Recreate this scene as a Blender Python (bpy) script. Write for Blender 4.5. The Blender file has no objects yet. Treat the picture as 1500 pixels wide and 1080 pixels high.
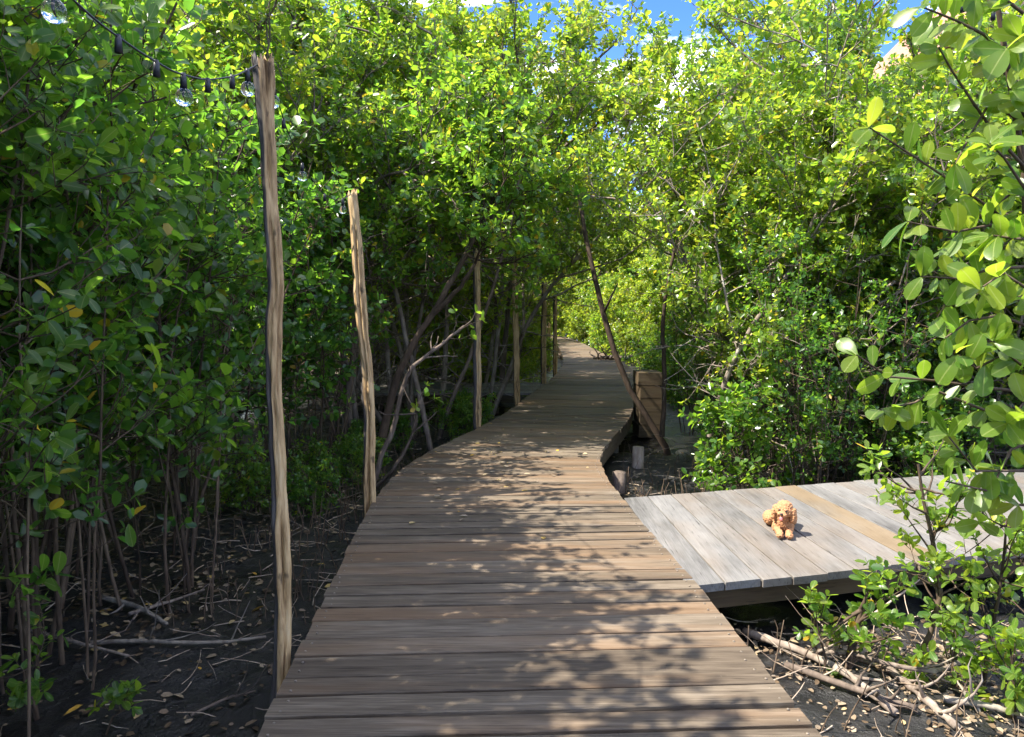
import bpy, bmesh, math, random
import numpy as np
from mathutils import Vector, Matrix, noise

SC = bpy.context.scene
COL = SC.collection
R = math.radians
PI = math.pi

# ------------------------------------------------------------------ camera
CAM_H, PITCH, FPX = 1.55, 4.74, 1133.0
cam_d = bpy.data.cameras.new('camera')
cam = bpy.data.objects.new('camera', cam_d)
COL.objects.link(cam)
cam.location = (0, 0, CAM_H)
cam.rotation_euler = (R(90 - PITCH), 0, 0)
cam_d.sensor_fit = 'HORIZONTAL'
cam_d.sensor_width = 36
cam_d.lens = 36 * FPX / 1500
cam_d.clip_start, cam_d.clip_end = 0.05, 1500
SC.camera = cam

# ------------------------------------------------------------------ world, sun, exposure
SUN_EL, SUN_AZ = 54.0, 194.0          # azimuth measured from +X towards +Y: the sun stands on the left
sd = Vector((math.cos(R(SUN_EL)) * math.cos(R(SUN_AZ)), math.cos(R(SUN_EL)) * math.sin(R(SUN_AZ)), math.sin(R(SUN_EL))))
world = bpy.data.worlds.new('World')
SC.world = world
world.use_nodes = True
nt = world.node_tree
nt.nodes.clear()


def N(t, typ, **kw):
    n = t.nodes.new(typ)
    for k, v in kw.items():
        if k.startswith('i_'):
            n.inputs[k[2:].replace('_', ' ')].default_value = v
        else:
            setattr(n, k, v)
    return n


def ramp(t, stops, interp='LINEAR'):
    n = t.nodes.new('ShaderNodeValToRGB')
    cr = n.color_ramp
    cr.interpolation = interp
    while len(cr.elements) < len(stops):
        cr.elements.new(0.5)
    for e, (p, c) in zip(cr.elements, stops):
        e.position = p
        e.color = (*c, 1) if len(c) == 3 else c
    return n


sky = N(nt, 'ShaderNodeTexSky', sky_type='NISHITA', sun_disc=False, sun_elevation=R(SUN_EL),
        sun_rotation=math.atan2(sd.x, sd.y) % (2 * PI), altitude=0, air_density=0.75, dust_density=0.0, ozone_density=4.0)
tc = N(nt, 'ShaderNodeTexCoord')
sep = N(nt, 'ShaderNodeSeparateXYZ')
nt.links.new(tc.outputs['Generated'], sep.inputs[0])
za = N(nt, 'ShaderNodeMath', operation='MAXIMUM')
nt.links.new(sep.outputs['Z'], za.inputs[0])
za.inputs[1].default_value = 0.06
cmb = N(nt, 'ShaderNodeCombineXYZ')
for ax in 'XY':
    dv = N(nt, 'ShaderNodeMath', operation='DIVIDE')
    nt.links.new(sep.outputs[ax], dv.inputs[0])
    nt.links.new(za.outputs[0], dv.inputs[1])
    nt.links.new(dv.outputs[0], cmb.inputs[ax])
cn = N(nt, 'ShaderNodeTexNoise')
cn.inputs['Scale'].default_value = 1.15
cn.inputs['Detail'].default_value = 8
cn.inputs['Roughness'].default_value = 0.6
cofs = N(nt, 'ShaderNodeVectorMath', operation='ADD')
cofs.inputs[1].default_value = (25.9, 13.3, 0)
nt.links.new(cmb.outputs[0], cofs.inputs[0])
nt.links.new(cofs.outputs[0], cn.inputs['Vector'])
cr_ = ramp(nt, [(0.505, (0, 0, 0)), (0.68, (1, 1, 1))])
nt.links.new(cn.outputs['Fac'], cr_.inputs[0])
hs = N(nt, 'ShaderNodeHueSaturation')
hs.inputs['Saturation'].default_value = 1.22
hs.inputs['Hue'].default_value = 0.515
hs.inputs['Value'].default_value = 0.5
nt.links.new(sky.outputs[0], hs.inputs['Color'])
mx = N(nt, 'ShaderNodeMix', data_type='RGBA')
nt.links.new(cr_.outputs[0], mx.inputs[0])
nt.links.new(hs.outputs[0], mx.inputs[6])
mx.inputs[7].default_value = (9.6, 9.45, 9.2, 1)
bg = N(nt, 'ShaderNodeBackground')
bg.inputs['Strength'].default_value = 0.15
out = N(nt, 'ShaderNodeOutputWorld')
nt.links.new(mx.outputs[2], bg.inputs['Color'])
nt.links.new(bg.outputs[0], out.inputs[0])

sun_d = bpy.data.lights.new('sun', 'SUN')
sun_d.energy = 3.0
sun_d.angle = R(0.5)
sun_d.color = (1.0, 0.925, 0.80)
sun = bpy.data.objects.new('sun', sun_d)
COL.objects.link(sun)
sun.rotation_euler = sd.to_track_quat('Z', 'Y').to_euler()

SC.view_settings.view_transform = 'Standard'
SC.view_settings.look = 'None'
SC.view_settings.gamma = 1
SC.view_settings.use_curve_mapping = False
SC.view_settings.exposure = 2.5
SC.render.engine = 'CYCLES'
cy = SC.cycles
cy.use_denoising = True
cy.max_bounces = 8
cy.diffuse_bounces = 6
cy.glossy_bounces = 2
cy.transmission_bounces = 6
cy.transparent_max_bounces = 8
cy.sample_clamp_indirect = 6.0
cy.caustics_reflective = False
cy.caustics_refractive = False


# ------------------------------------------------------------------ helpers
def px(x, y, d):
    """the point of the place seen at pixel (x, y) of the 1500x1080 photograph at depth d along +Y"""
    a = R(PITCH)
    cx, cyy = (x - 750) / FPX, (540 - y) / FPX
    dy = math.cos(a) + cyy * math.sin(a)
    dz = -math.sin(a) + cyy * math.cos(a)
    return Vector((cx / dy * d, d, CAM_H + dz / dy * d))


def mk_mesh(name, V, faces, mat=None, smooth=False, attrs=None, uv=None):
    """faces: list of int arrays (n, k); attrs: {name: per-vertex floats}"""
    me = bpy.data.meshes.new(name)
    V = np.asarray(V, np.float32)
    me.vertices.add(len(V))
    me.vertices.foreach_set('co', V.ravel())
    faces = [np.asarray(f, np.int32) for f in faces if len(f)]
    loops = np.concatenate([f.ravel() for f in faces])
    sizes = np.concatenate([np.full(len(f), f.shape[1], np.int32) for f in faces])
    starts = np.concatenate([[0], np.cumsum(sizes)[:-1]]).astype(np.int32)
    me.loops.add(len(loops))
    me.loops.foreach_set('vertex_index', loops)
    me.polygons.add(len(sizes))
    me.polygons.foreach_set('loop_start', starts)
    me.polygons.foreach_set('use_smooth', np.full(len(sizes), bool(smooth)))
    if uv is not None:
        l = me.uv_layers.new(name='uv')
        l.data.foreach_set('uv', np.asarray(uv, np.float32)[loops].ravel())
    me.update(calc_edges=True)
    for k, v in (attrs or {}).items():
        a = me.attributes.new(k, 'FLOAT', 'POINT')
        a.data.foreach_set('value', np.asarray(v, np.float32))
    if mat:
        me.materials.append(mat)
    return me


def link(name, data, parent=None, loc=None):
    o = bpy.data.objects.new(name, data)
    COL.objects.link(o)
    if parent:
        o.parent = parent
    if loc is not None:
        o.location = loc
    return o


def tag(o, label=None, cat=None, group=None, kind=None):
    if label:
        o['label'] = label
    if cat:
        o['category'] = cat
    if group:
        o['group'] = group
    if kind:
        o['kind'] = kind
    return o


def thing(name, loc, label, cat, group=None, kind=None):
    return tag(link(name, None, loc=loc), label, cat, group, kind)


class MB:
    """collects shapes for ONE mesh"""
    def __init__(s):
        s.V, s.F4, s.F3, s.n, s.A = [], [], [], 0, []

    def add(s, V, F4=None, F3=None, a=0.0):
        V = np.asarray(V, float)
        if F4 is not None and len(F4):
            s.F4.append(np.asarray(F4) + s.n)
        if F3 is not None and len(F3):
            s.F3.append(np.asarray(F3) + s.n)
        s.V.append(V)
        s.A.append(np.full(len(V), a) if np.isscalar(a) else np.asarray(a))
        s.n += len(V)

    def tube(s, P, rad, k=6, cap=True, a=0.0):
        P = np.asarray(P, float)
        n = len(P)
        rad = np.broadcast_to(np.asarray(rad, float), (n,))
        T = np.gradient(P, axis=0)
        T /= np.linalg.norm(T, axis=1)[:, None] + 1e-9
        ref = np.array([0.0, 0, 1]) if abs(T[0, 2]) < 0.8 else np.array([1.0, 0, 0])
        U = np.cross(T, ref)
        U /= np.linalg.norm(U, axis=1)[:, None] + 1e-9
        W = np.cross(T, U)
        th = np.arange(k) * 2 * PI / k
        ring = U[:, None] * np.cos(th)[None, :, None] + W[:, None] * np.sin(th)[None, :, None]
        V = (P[:, None] + ring * rad[:, None, None]).reshape(-1, 3)
        i = np.arange(n - 1)[:, None] * k
        j = np.arange(k)[None]
        j2 = (j + 1) % k
        F = np.stack([i + j, i + j2, i + k + j2, i + k + j], -1).reshape(-1, 4)
        F3 = None
        if cap:
            V = np.concatenate([V, P[:1], P[-1:]])
            c0, c1 = n * k, n * k + 1
            jj = np.arange(k)
            F3 = np.concatenate([np.stack([np.full(k, c0), (jj + 1) % k, jj], -1),
                                 np.stack([np.full(k, c1), (n - 1) * k + jj, (n - 1) * k + (jj + 1) % k], -1)])
        s.add(V, F, F3, a)

    def box(s, c, size, rot=0.0, a=0.0):
        sx, sy, sz = [v / 2 for v in size]
        V = np.array([[x, y, z] for z in (-sz, sz) for x, y in ((-sx, -sy), (sx, -sy), (sx, sy), (-sx, sy))])
        ca, sa = math.cos(rot), math.sin(rot)
        V[:, :2] = V[:, :2] @ np.array([[ca, sa], [-sa, ca]])
        s.add(V + np.asarray(c), [[3, 2, 1, 0], [4, 5, 6, 7], [0, 1, 5, 4], [1, 2, 6, 5], [2, 3, 7, 6], [3, 0, 4, 7]], a=a)

    def build(s, name, mat, parent=None, smooth=True, loc=None, attr=None):
        V = np.concatenate(s.V)
        if loc is not None:
            V = V - np.asarray(loc)
        fs = []
        if s.F4:
            fs.append(np.concatenate(s.F4))
        if s.F3:
            fs.append(np.concatenate(s.F3))
        me = mk_mesh(name, V, fs, mat, smooth, {attr: np.concatenate(s.A)} if attr else None)
        return link(name, me, parent, loc if parent is None else None)


def unit(v):
    return v / (np.linalg.norm(v, axis=-1, keepdims=True) + 1e-9)


# ------------------------------------------------------------------ materials
def new_mat(name):
    m = bpy.data.materials.new(name)
    m.use_nodes = True
    t = m.node_tree
    t.nodes.clear()
    o = t.nodes.new('ShaderNodeOutputMaterial')
    return m, t, o


def noise_n(t, vec, scale, detail=4, rough=0.55):
    n = N(t, 'ShaderNodeTexNoise')
    n.inputs['Scale'].default_value = scale
    n.inputs['Detail'].default_value = detail
    n.inputs['Roughness'].default_value = rough
    if vec is not None:
        t.links.new(vec, n.inputs['Vector'])
    return n


def mapping(t, vec, scale, loc=None):
    m = N(t, 'ShaderNodeMapping')
    m.inputs['Scale'].default_value = scale
    t.links.new(vec, m.inputs['Vector'])
    if loc is not None:
        t.links.new(loc, m.inputs['Location'])
    return m.outputs[0]


def mixc(t, fac, a, b, blend='MIX'):
    m = N(t, 'ShaderNodeMix', data_type='RGBA', blend_type=blend)
    for i, v in ((0, fac), (6, a), (7, b)):
        if hasattr(v, 'is_output'):
            t.links.new(v, m.inputs[i])
        else:
            m.inputs[i].default_value = v if i == 0 else (*v, 1)
    return m.outputs[2]


def math_n(t, op, a, b=None):
    m = N(t, 'ShaderNodeMath', operation=op)
    for i, v in ((0, a), (1, b)):
        if v is None:
            continue
        if hasattr(v, 'is_output'):
            t.links.new(v, m.inputs[i])
        else:
            m.inputs[i].default_value = v
    return m.outputs[0]


def finish(t, o, col, rough=0.8, bump=None, bstr=0.4, bdist=0.01, spec=0.3):
    p = N(t, 'ShaderNodeBsdfPrincipled')
    if hasattr(col, 'is_output'):
        t.links.new(col, p.inputs['Base Color'])
    else:
        p.inputs['Base Color'].default_value = (*col, 1)
    if hasattr(rough, 'is_output'):
        t.links.new(rough, p.inputs['Roughness'])
    else:
        p.inputs['Roughness'].default_value = rough
    p.inputs['Specular IOR Level'].default_value = spec
    if bump is not None:
        b = N(t, 'ShaderNodeBump')
        b.inputs['Strength'].default_value = bstr
        b.inputs['Distance'].default_value = bdist
        t.links.new(bump, b.inputs['Height'])
        t.links.new(b.outputs[0], p.inputs['Normal'])
    t.links.new(p.outputs[0], o.inputs[0])
    return p


def leaf_mat(name, stops, tstops, trans=0.5, gloss=0.6, rough=0.30, vein=False, objvar=0.0):
    m, t, o = new_mat(name)
    at = N(t, 'ShaderNodeAttribute', attribute_name='tint')
    oi = N(t, 'ShaderNodeObjectInfo')
    f = at.outputs['Fac']
    if objvar:
        sh = math_n(t, 'MULTIPLY', math_n(t, 'SUBTRACT', oi.outputs['Random'], 0.5), objvar)
        # the old yellow leaves (tint above 0.93) keep their colour
        keep = math_n(t, 'LESS_THAN', f, 0.9)
        f2 = math_n(t, 'MAXIMUM', math_n(t, 'MINIMUM', math_n(t, 'ADD', f, sh), 0.9), math_n(t, 'MULTIPLY', f, math_n(t, 'SUBTRACT', 1.0, keep)))
    else:
        f2 = f
    c = ramp(t, stops)
    ct = ramp(t, tstops)
    t.links.new(f2, c.inputs[0])
    t.links.new(f2, ct.inputs[0])
    col, colt = c.outputs[0], ct.outputs[0]
    if vein:
        uvn = N(t, 'ShaderNodeUVMap', uv_map='uv')
        sp = N(t, 'ShaderNodeSeparateXYZ')
        t.links.new(uvn.outputs[0], sp.inputs[0])
        dist = math_n(t, 'ABSOLUTE', math_n(t, 'SUBTRACT', sp.outputs['Y'], 0.5))
        mid = math_n(t, 'LESS_THAN', dist, 0.025)
        tcn = N(t, 'ShaderNodeTexCoord')
        nn = noise_n(t, tcn.outputs['Object'], 14, 3)
        col = mixc(t, math_n(t, 'MULTIPLY', nn.outputs['Fac'], 0.35), col, (0.11, 0.16, 0.035))
        col = mixc(t, math_n(t, 'MULTIPLY', mid, 0.65), col, (0.28, 0.34, 0.1))
        colt = mixc(t, math_n(t, 'MULTIPLY', mid, 0.5), colt, (0.5, 0.55, 0.15))
        va = N(t, 'ShaderNodeVectorMath', operation='ADD')
        t.links.new(tcn.outputs['Object'], va.inputs[0])
        t.links.new(math_n(t, 'MULTIPLY', oi.outputs['Random'], 40.0), va.inputs[1])
        ns = noise_n(t, va.outputs[0], 5.5, 5, 0.75)
        sr = ramp(t, [(0.66, (0, 0, 0)), (0.70, (1, 1, 1))])
        t.links.new(ns.outputs['Fac'], sr.inputs[0])
        spf = math_n(t, 'MULTIPLY', sr.outputs[0], 0.75)
        col = mixc(t, spf, col, (0.16, 0.10, 0.03))
        colt = mixc(t, spf, colt, (0.28, 0.17, 0.04))
    p = N(t, 'ShaderNodeBsdfPrincipled')
    p.inputs['Roughness'].default_value = rough
    p.inputs['Specular IOR Level'].default_value = gloss
    t.links.new(col, p.inputs['Base Color'])
    tr = N(t, 'ShaderNodeBsdfTranslucent')
    t.links.new(colt, tr.inputs['Color'])
    mxs = N(t, 'ShaderNodeMixShader')
    mxs.inputs[0].default_value = trans
    t.links.new(p.outputs[0], mxs.inputs[1])
    t.links.new(tr.outputs[0], mxs.inputs[2])
    t.links.new(mxs.outputs[0], o.inputs[0])
    return m


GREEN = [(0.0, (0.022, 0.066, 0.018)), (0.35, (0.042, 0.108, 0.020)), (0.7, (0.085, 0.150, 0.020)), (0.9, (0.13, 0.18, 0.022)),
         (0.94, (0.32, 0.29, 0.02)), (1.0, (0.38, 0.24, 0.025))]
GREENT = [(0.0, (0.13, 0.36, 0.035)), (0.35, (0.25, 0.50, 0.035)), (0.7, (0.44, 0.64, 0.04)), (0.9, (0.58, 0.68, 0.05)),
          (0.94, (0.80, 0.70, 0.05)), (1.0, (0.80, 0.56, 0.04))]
M = {}
M['leaf'] = leaf_mat('mangrove_leaf', GREEN, GREENT, objvar=0.30)
M['leaf_near'] = leaf_mat('mangrove_leaf_near', GREEN, GREENT, vein=True, rough=0.33, gloss=0.4)
LIT = [(0, (0.05, 0.035, 0.022)), (0.4, (0.13, 0.09, 0.055)), (0.75, (0.30, 0.24, 0.17)), (0.93, (0.42, 0.30, 0.10)), (1, (0.50, 0.28, 0.03))]
M['litter'] = leaf_mat('dry_leaf', LIT, LIT, trans=0.12, gloss=0.3, rough=0.5)


def bark_mat(name, stops, scale=22, wet=False):
    m, t, o = new_mat(name)
    tcn = N(t, 'ShaderNodeTexCoord')
    v = mapping(t, tcn.outputs['Object'], (1, 1, 0.22))
    n1 = noise_n(t, v, scale, 6, 0.65)
    n2 = noise_n(t, tcn.outputs['Object'], 4, 3)
    oi = N(t, 'ShaderNodeObjectInfo')
    f = math_n(t, 'ADD', math_n(t, 'MULTIPLY', n1.outputs['Fac'], 0.6), math_n(t, 'MULTIPLY', n2.outputs['Fac'], 0.4))
    f = math_n(t, 'ADD', f, math_n(t, 'MULTIPLY', math_n(t, 'SUBTRACT', oi.outputs['Random'], 0.5), 0.22))
    c = ramp(t, stops)
    t.links.new(f, c.inputs[0])
    finish(t, o, c.outputs[0], 0.85, n1.outputs['Fac'], 0.5, 0.006)
    return m


M['bark'] = bark_mat('grey_brown_bark', [(0.3, (0.05, 0.038, 0.03)), (0.48, (0.13, 0.10, 0.08)), (0.62, (0.24, 0.20, 0.165)), (0.75, (0.36, 0.33, 0.29))])
M['bark_pale'] = bark_mat('pale_grey_bark', [(0.3, (0.10, 0.085, 0.07)), (0.5, (0.27, 0.24, 0.20)), (0.7, (0.42, 0.39, 0.34))])
M['bark_stem'] = bark_mat('brown_stem_bark', [(0.3, (0.022, 0.014, 0.009)), (0.5, (0.062, 0.042, 0.028)), (0.68, (0.135, 0.098, 0.066)), (0.8, (0.25, 0.205, 0.15))], 40)
M['twig'] = bark_mat('dry_twig_bark', [(0.3, (0.10, 0.07, 0.05)), (0.5, (0.24, 0.18, 0.13)), (0.7, (0.45, 0.38, 0.30))], 40)


def plank_mat(name, axis, dark, mid, light, warm, warm_amt=0.3, rough=0.72, gw=0.55, bst=0.5):
    m, t, o = new_mat(name)
    tcn = N(t, 'ShaderNodeTexCoord')
    oi = N(t, 'ShaderNodeObjectInfo')
    off = N(t, 'ShaderNodeCombineXYZ')
    k = math_n(t, 'MULTIPLY', oi.outputs['Random'], 57.0)
    for a in 'XYZ':
        t.links.new(k, off.inputs[a])
    s1 = (1.3, 26, 26) if axis == 'X' else (26, 1.3, 26)
    s2 = (0.9, 5, 5) if axis == 'X' else (2.6, 1.2, 4)
    s3 = (5, 110, 60) if axis == 'X' else (110, 5, 60)
    g = noise_n(t, mapping(t, tcn.outputs['Object'], s1, off.outputs[0]), 1.0, 6, 0.62)
    b = noise_n(t, mapping(t, tcn.outputs['Object'], s2, off.outputs[0]), 1.6, 4, 0.6)
    fine = noise_n(t, mapping(t, tcn.outputs['Object'], s3, off.outputs[0]), 1.0, 3, 0.6)
    f = math_n(t, 'ADD', math_n(t, 'ADD', math_n(t, 'MULTIPLY', g.outputs['Fac'], gw), math_n(t, 'MULTIPLY', b.outputs['Fac'], 1 - gw)), math_n(t, 'MULTIPLY', math_n(t, 'SUBTRACT', fine.outputs['Fac'], 0.5), 0.45))
    f = math_n(t, 'ADD', f, math_n(t, 'MULTIPLY', math_n(t, 'SUBTRACT', oi.outputs['Random'], 0.5), 0.12))
    c = ramp(t, [(0.26, dark), (0.5, mid), (0.76, light)])
    t.links.new(f, c.inputs[0])
    wf = ramp(t, [(0.45, (0, 0, 0)), (0.7, (1, 1, 1))])
    wn = noise_n(t, mapping(t, tcn.outputs['Object'], s2, k), 1.1, 3, 0.5)
    wv = math_n(t, 'ADD', wn.outputs['Fac'], math_n(t, 'MULTIPLY', math_n(t, 'SUBTRACT', math_n(t, 'FRACT', math_n(t, 'MULTIPLY', oi.outputs['Random'], 7.31)), 0.5), 0.35))
    t.links.new(wv, wf.inputs[0])
    col = mixc(t, math_n(t, 'MULTIPLY', wf.outputs[0], warm_amt), c.outputs[0], warm)
    # dark checks along the grain
    cr = ramp(t, [(0.30, (1, 1, 1)), (0.36, (0, 0, 0))])
    t.links.new(fine.outputs['Fac'], cr.inputs[0])
    col = mixc(t, math_n(t, 'MULTIPLY', cr.outputs[0], 0.6), col, tuple(v * 0.35 for v in dark))
    # dried mud and lichen specks
    sp = noise_n(t, tcn.outputs['Object'], 38, 3, 0.7)
    sr = ramp(t, [(0.68, (0, 0, 0)), (0.76, (1, 1, 1))])
    t.links.new(sp.outputs['Fac'], sr.inputs[0])
    col = mixc(t, math_n(t, 'MULTIPLY', sr.outputs[0], 0.25), col, light)
    h = math_n(t, 'ADD', math_n(t, 'MULTIPLY', fine.outputs['Fac'], 0.8), math_n(t, 'MULTIPLY', g.outputs['Fac'], 0.3))
    finish(t, o, col, rough, h, bst, 0.005, 0.25)
    return m


M['plank'] = plank_mat('brown_weathered_plank', 'X', (0.036, 0.026, 0.018), (0.098, 0.077, 0.055), (0.215, 0.178, 0.135), (0.17, 0.10, 0.052), 0.5, gw=0.5)
M['deck'] = plank_mat('silver_weathered_plank', 'Y', (0.060, 0.058, 0.056), (0.130, 0.127, 0.123), (0.205, 0.20, 0.194), (0.155, 0.118, 0.085), 0.42, gw=0.42, bst=0.5)
M['deck_warm'] = plank_mat('tan_weathered_plank', 'Y', (0.065, 0.056, 0.045), (0.135, 0.115, 0.090), (0.205, 0.188, 0.16), (0.17, 0.122, 0.07), 0.65, gw=0.42, bst=0.5)
M['beam'] = plank_mat('dark_timber_beam', 'X', (0.03, 0.022, 0.013), (0.062, 0.046, 0.027), (0.10, 0.08, 0.05), (0.09, 0.05, 0.025), 0.3)
M['beam_y'] = plank_mat('dark_timber_side_beam', 'Y', (0.05, 0.038, 0.028), (0.12, 0.095, 0.07), (0.20, 0.17, 0.13), (0.16, 0.09, 0.05), 0.3)


def post_mat():
    m, t, o = new_mat('split_post_wood')
    tcn = N(t, 'ShaderNodeTexCoord')
    at = N(t, 'ShaderNodeAttribute', attribute_name='bark')
    v = mapping(t, tcn.outputs['Object'], (1, 1, 0.11))
    g = noise_n(t, v, 60, 6, 0.65)
    b = noise_n(t, mapping(t, tcn.outputs['Object'], (1, 1, 0.25)), 9, 4)
    f = math_n(t, 'ADD', math_n(t, 'MULTIPLY', g.outputs['Fac'], 0.6), math_n(t, 'MULTIPLY', b.outputs['Fac'], 0.4))
    c = ramp(t, [(0.36, (0.07, 0.042, 0.022)), (0.44, (0.27, 0.175, 0.085)), (0.55, (0.45, 0.315, 0.165)), (0.70, (0.54, 0.43, 0.27))])
    t.links.new(f, c.inputs[0])
    c2 = ramp(t, [(0.3, (0.02, 0.018, 0.018)), (0.55, (0.06, 0.055, 0.055)), (0.72, (0.17, 0.16, 0.16))])
    t.links.new(f, c2.inputs[0])
    bf = math_n(t, 'ADD', at.outputs['Fac'], math_n(t, 'MULTIPLY', math_n(t, 'SUBTRACT', b.outputs['Fac'], 0.5), 0.9))
    br = ramp(t, [(0.42, (0, 0, 0)), (0.56, (1, 1, 1))])
    t.links.new(bf, br.inputs[0])
    col = mixc(t, br.outputs[0], c.outputs[0], c2.outputs[0])
    kn = noise_n(t, mapping(t, tcn.outputs['Object'], (1, 1, 0.45)), 17, 3, 0.5)
    kr = ramp(t, [(0.63, (0, 0, 0)), (0.70, (1, 1, 1))])
    t.links.new(kn.outputs['Fac'], kr.inputs[0])
    col = mixc(t, math_n(t, 'MULTIPLY', kr.outputs[0], 0.8), col, (0.045, 0.03, 0.02))
    finish(t, o, col, 0.75, g.outputs['Fac'], 0.6, 0.008)
    return m


M['post'] = post_mat()


def mud_mat():
    m, t, o = new_mat('dark_wet_mud')
    tcn = N(t, 'ShaderNodeTexCoord')
    n1 = noise_n(t, tcn.outputs['Object'], 6, 8, 0.65)
    n2 = noise_n(t, tcn.outputs['Object'], 0.6, 3)
    n3 = noise_n(t, tcn.outputs['Object'], 45, 4, 0.7)
    c = ramp(t, [(0.3, (0.004, 0.004, 0.0045)), (0.52, (0.010, 0.0098, 0.010)), (0.72, (0.034, 0.031, 0.029))])
    t.links.new(n1.outputs['Fac'], c.inputs[0])
    rr = ramp(t, [(0.40, (0.10, 0.10, 0.10)), (0.62, (0.65, 0.65, 0.65))])
    t.links.new(n2.outputs['Fac'], rr.inputs[0])
    h = math_n(t, 'ADD', n1.outputs['Fac'], math_n(t, 'MULTIPLY', n3.outputs['Fac'], 0.35))
    finish(t, o, c.outputs[0], rr.outputs[0], h, 0.8, 0.05, 0.5)
    return m


M['mud'] = mud_mat()


def plain(name, col, rough=0.5, spec=0.5, scale=30, var=0.25):
    m, t, o = new_mat(name)
    tcn = N(t, 'ShaderNodeTexCoord')
    n = noise_n(t, tcn.outputs['Object'], scale, 4)
    c = ramp(t, [(0.3, tuple(v * (1 - var) for v in col)), (0.7, tuple(min(1, v * (1 + var)) for v in col))])
    t.links.new(n.outputs['Fac'], c.inputs[0])
    finish(t, o, c.outputs[0], rough, n.outputs['Fac'], 0.15, 0.004, spec)
    return m


M['cable'] = plain('black_rubber_cable', (0.012, 0.014, 0.022), 0.45)
M['metal'] = plain('dull_metal', (0.16, 0.13, 0.10), 0.4)
M['wall_tan'] = plain('tan_painted_wall', (0.50, 0.33, 0.235), 0.85, 0.2, 3, 0.08)
M['wall_white'] = plain('white_painted_trim', (0.72, 0.69, 0.64), 0.7, 0.3, 3, 0.06)
M['roof'] = plain('brown_roof_tile', (0.30, 0.16, 0.11), 0.8, 0.2, 8, 0.3)
M['dark_glass'] = plain('dark_window_glass', (0.03, 0.035, 0.045), 0.1, 0.6)
M['fur'] = plain('apricot_curly_fur', (0.36, 0.185, 0.095), 0.9, 0.1, 120, 0.25)
M['fur_light'] = plain('pale_apricot_fur', (0.66, 0.43, 0.25), 0.9, 0.1, 120, 0.2)
M['tongue'] = plain('pink_tongue', (0.62, 0.20, 0.20), 0.4)
M['nose'] = plain('dark_nose', (0.02, 0.012, 0.01), 0.3)
m, t, o = new_mat('clear_bulb_glass')
gp = N(t, 'ShaderNodeBsdfPrincipled')
gp.inputs['Base Color'].default_value = (0.95, 0.97, 0.95, 1)
gp.inputs['Transmission Weight'].default_value = 1.0
gp.inputs['Roughness'].default_value = 0.02
gp.inputs['IOR'].default_value = 1.4
t.links.new(gp.outputs[0], o.inputs[0])
M['glass'] = m

# ------------------------------------------------------------------ ground
GZ = -0.40


def ground_h(x, y):
    h = GZ + 0.055 * noise.noise(Vector((x * 0.7, y * 0.7, 3.1))) + 0.035 * noise.noise(Vector((x * 2.3, y * 2.3, 7.7)))
    h += 0.030 * noise.noise(Vector((x * 5.1, y * 5.1, 1.3)))
    return h


def axis_pts(lo, hi, fine, far):
    a = list(np.arange(lo, hi + 1e-6, fine))
    step = fine
    x = a[-1]
    while x < far:
        step *= 1.35
        x += step
        a.append(x)
    step = fine
    x = a[0]
    b = []
    while x > -far:
        step *= 1.35
        x -= step
        b.append(x)
    return np.array(b[::-1] + a)


gx, gy = axis_pts(-6, 5, 0.055, 400), axis_pts(1.5, 10, 0.055, 500)
GV = np.array([[x, y, ground_h(x, y)] for y in gy for x in gx])
nx, ny = len(gx), len(gy)
ii = (np.arange(ny - 1)[:, None] * nx + np.arange(nx - 1)[None]).ravel()
g = link('mud_ground', mk_mesh('mud_ground', GV, [np.stack([ii, ii + 1, ii + nx + 1, ii + nx], -1)], M['mud'], True))
tag(g, 'dark wet mud under the mangroves', kind='structure')

# ------------------------------------------------------------------ boardwalk
LD = np.array([[-3, -.59], [2.77, -.924], [4.5, -1.03], [5.81, -1.10], [6.7, -1.09], [7.5, -1.0], [8.44, -.79], [9.54, -.455], [10.64, -.17], [12.28, .14],
               [14.76, .58], [17.2, .99], [20, 1.32], [23, 1.52], [27, 1.68], [31, 1.72], [34, 1.5], [37, 0.6], [39, -.6]])
RD = np.array([[-3, 1.44], [2.77, 1.11], [4.18, 1.03], [6.18, .875], [7.0, .855], [7.6, .87], [8.24, .98], [9.3, 1.29], [10.27, 1.55], [11.04, 1.73],
               [13, 2.1], [15, 2.45], [18.1, 2.85], [20, 2.97], [22.5, 2.95], [27, 2.86], [31, 2.85], [34, 2.8], [37, 2.4], [39, 1.8]])


def smooth_curve(P):
    yy = np.linspace(P[0, 0], P[-1, 0], 900)
    v = np.interp(yy, P[:, 0], P[:, 1])
    k = np.hanning(25)
    k /= k.sum()
    vp = np.concatenate([np.full(12, v[0]) - np.arange(12, 0, -1) * (v[1] - v[0]), v, np.full(12, v[-1]) + np.arange(1, 13) * (v[-1] - v[-2])])
    return yy, np.convolve(vp, k, 'valid')


_ly, _lx = smooth_curve(LD)
_ry, _rx = smooth_curve(RD)


def XL(y): return float(np.interp(y, _ly, _lx))
def XR(y): return float(np.interp(y, _ry, _rx))


def skew(y):
    sl = (XL(y + .6) + XR(y + .6) - XL(y - .6) - XR(y - .6)) / 2.4
    return -sl * (XR(y) - XL(y)) * 0.85


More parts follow.
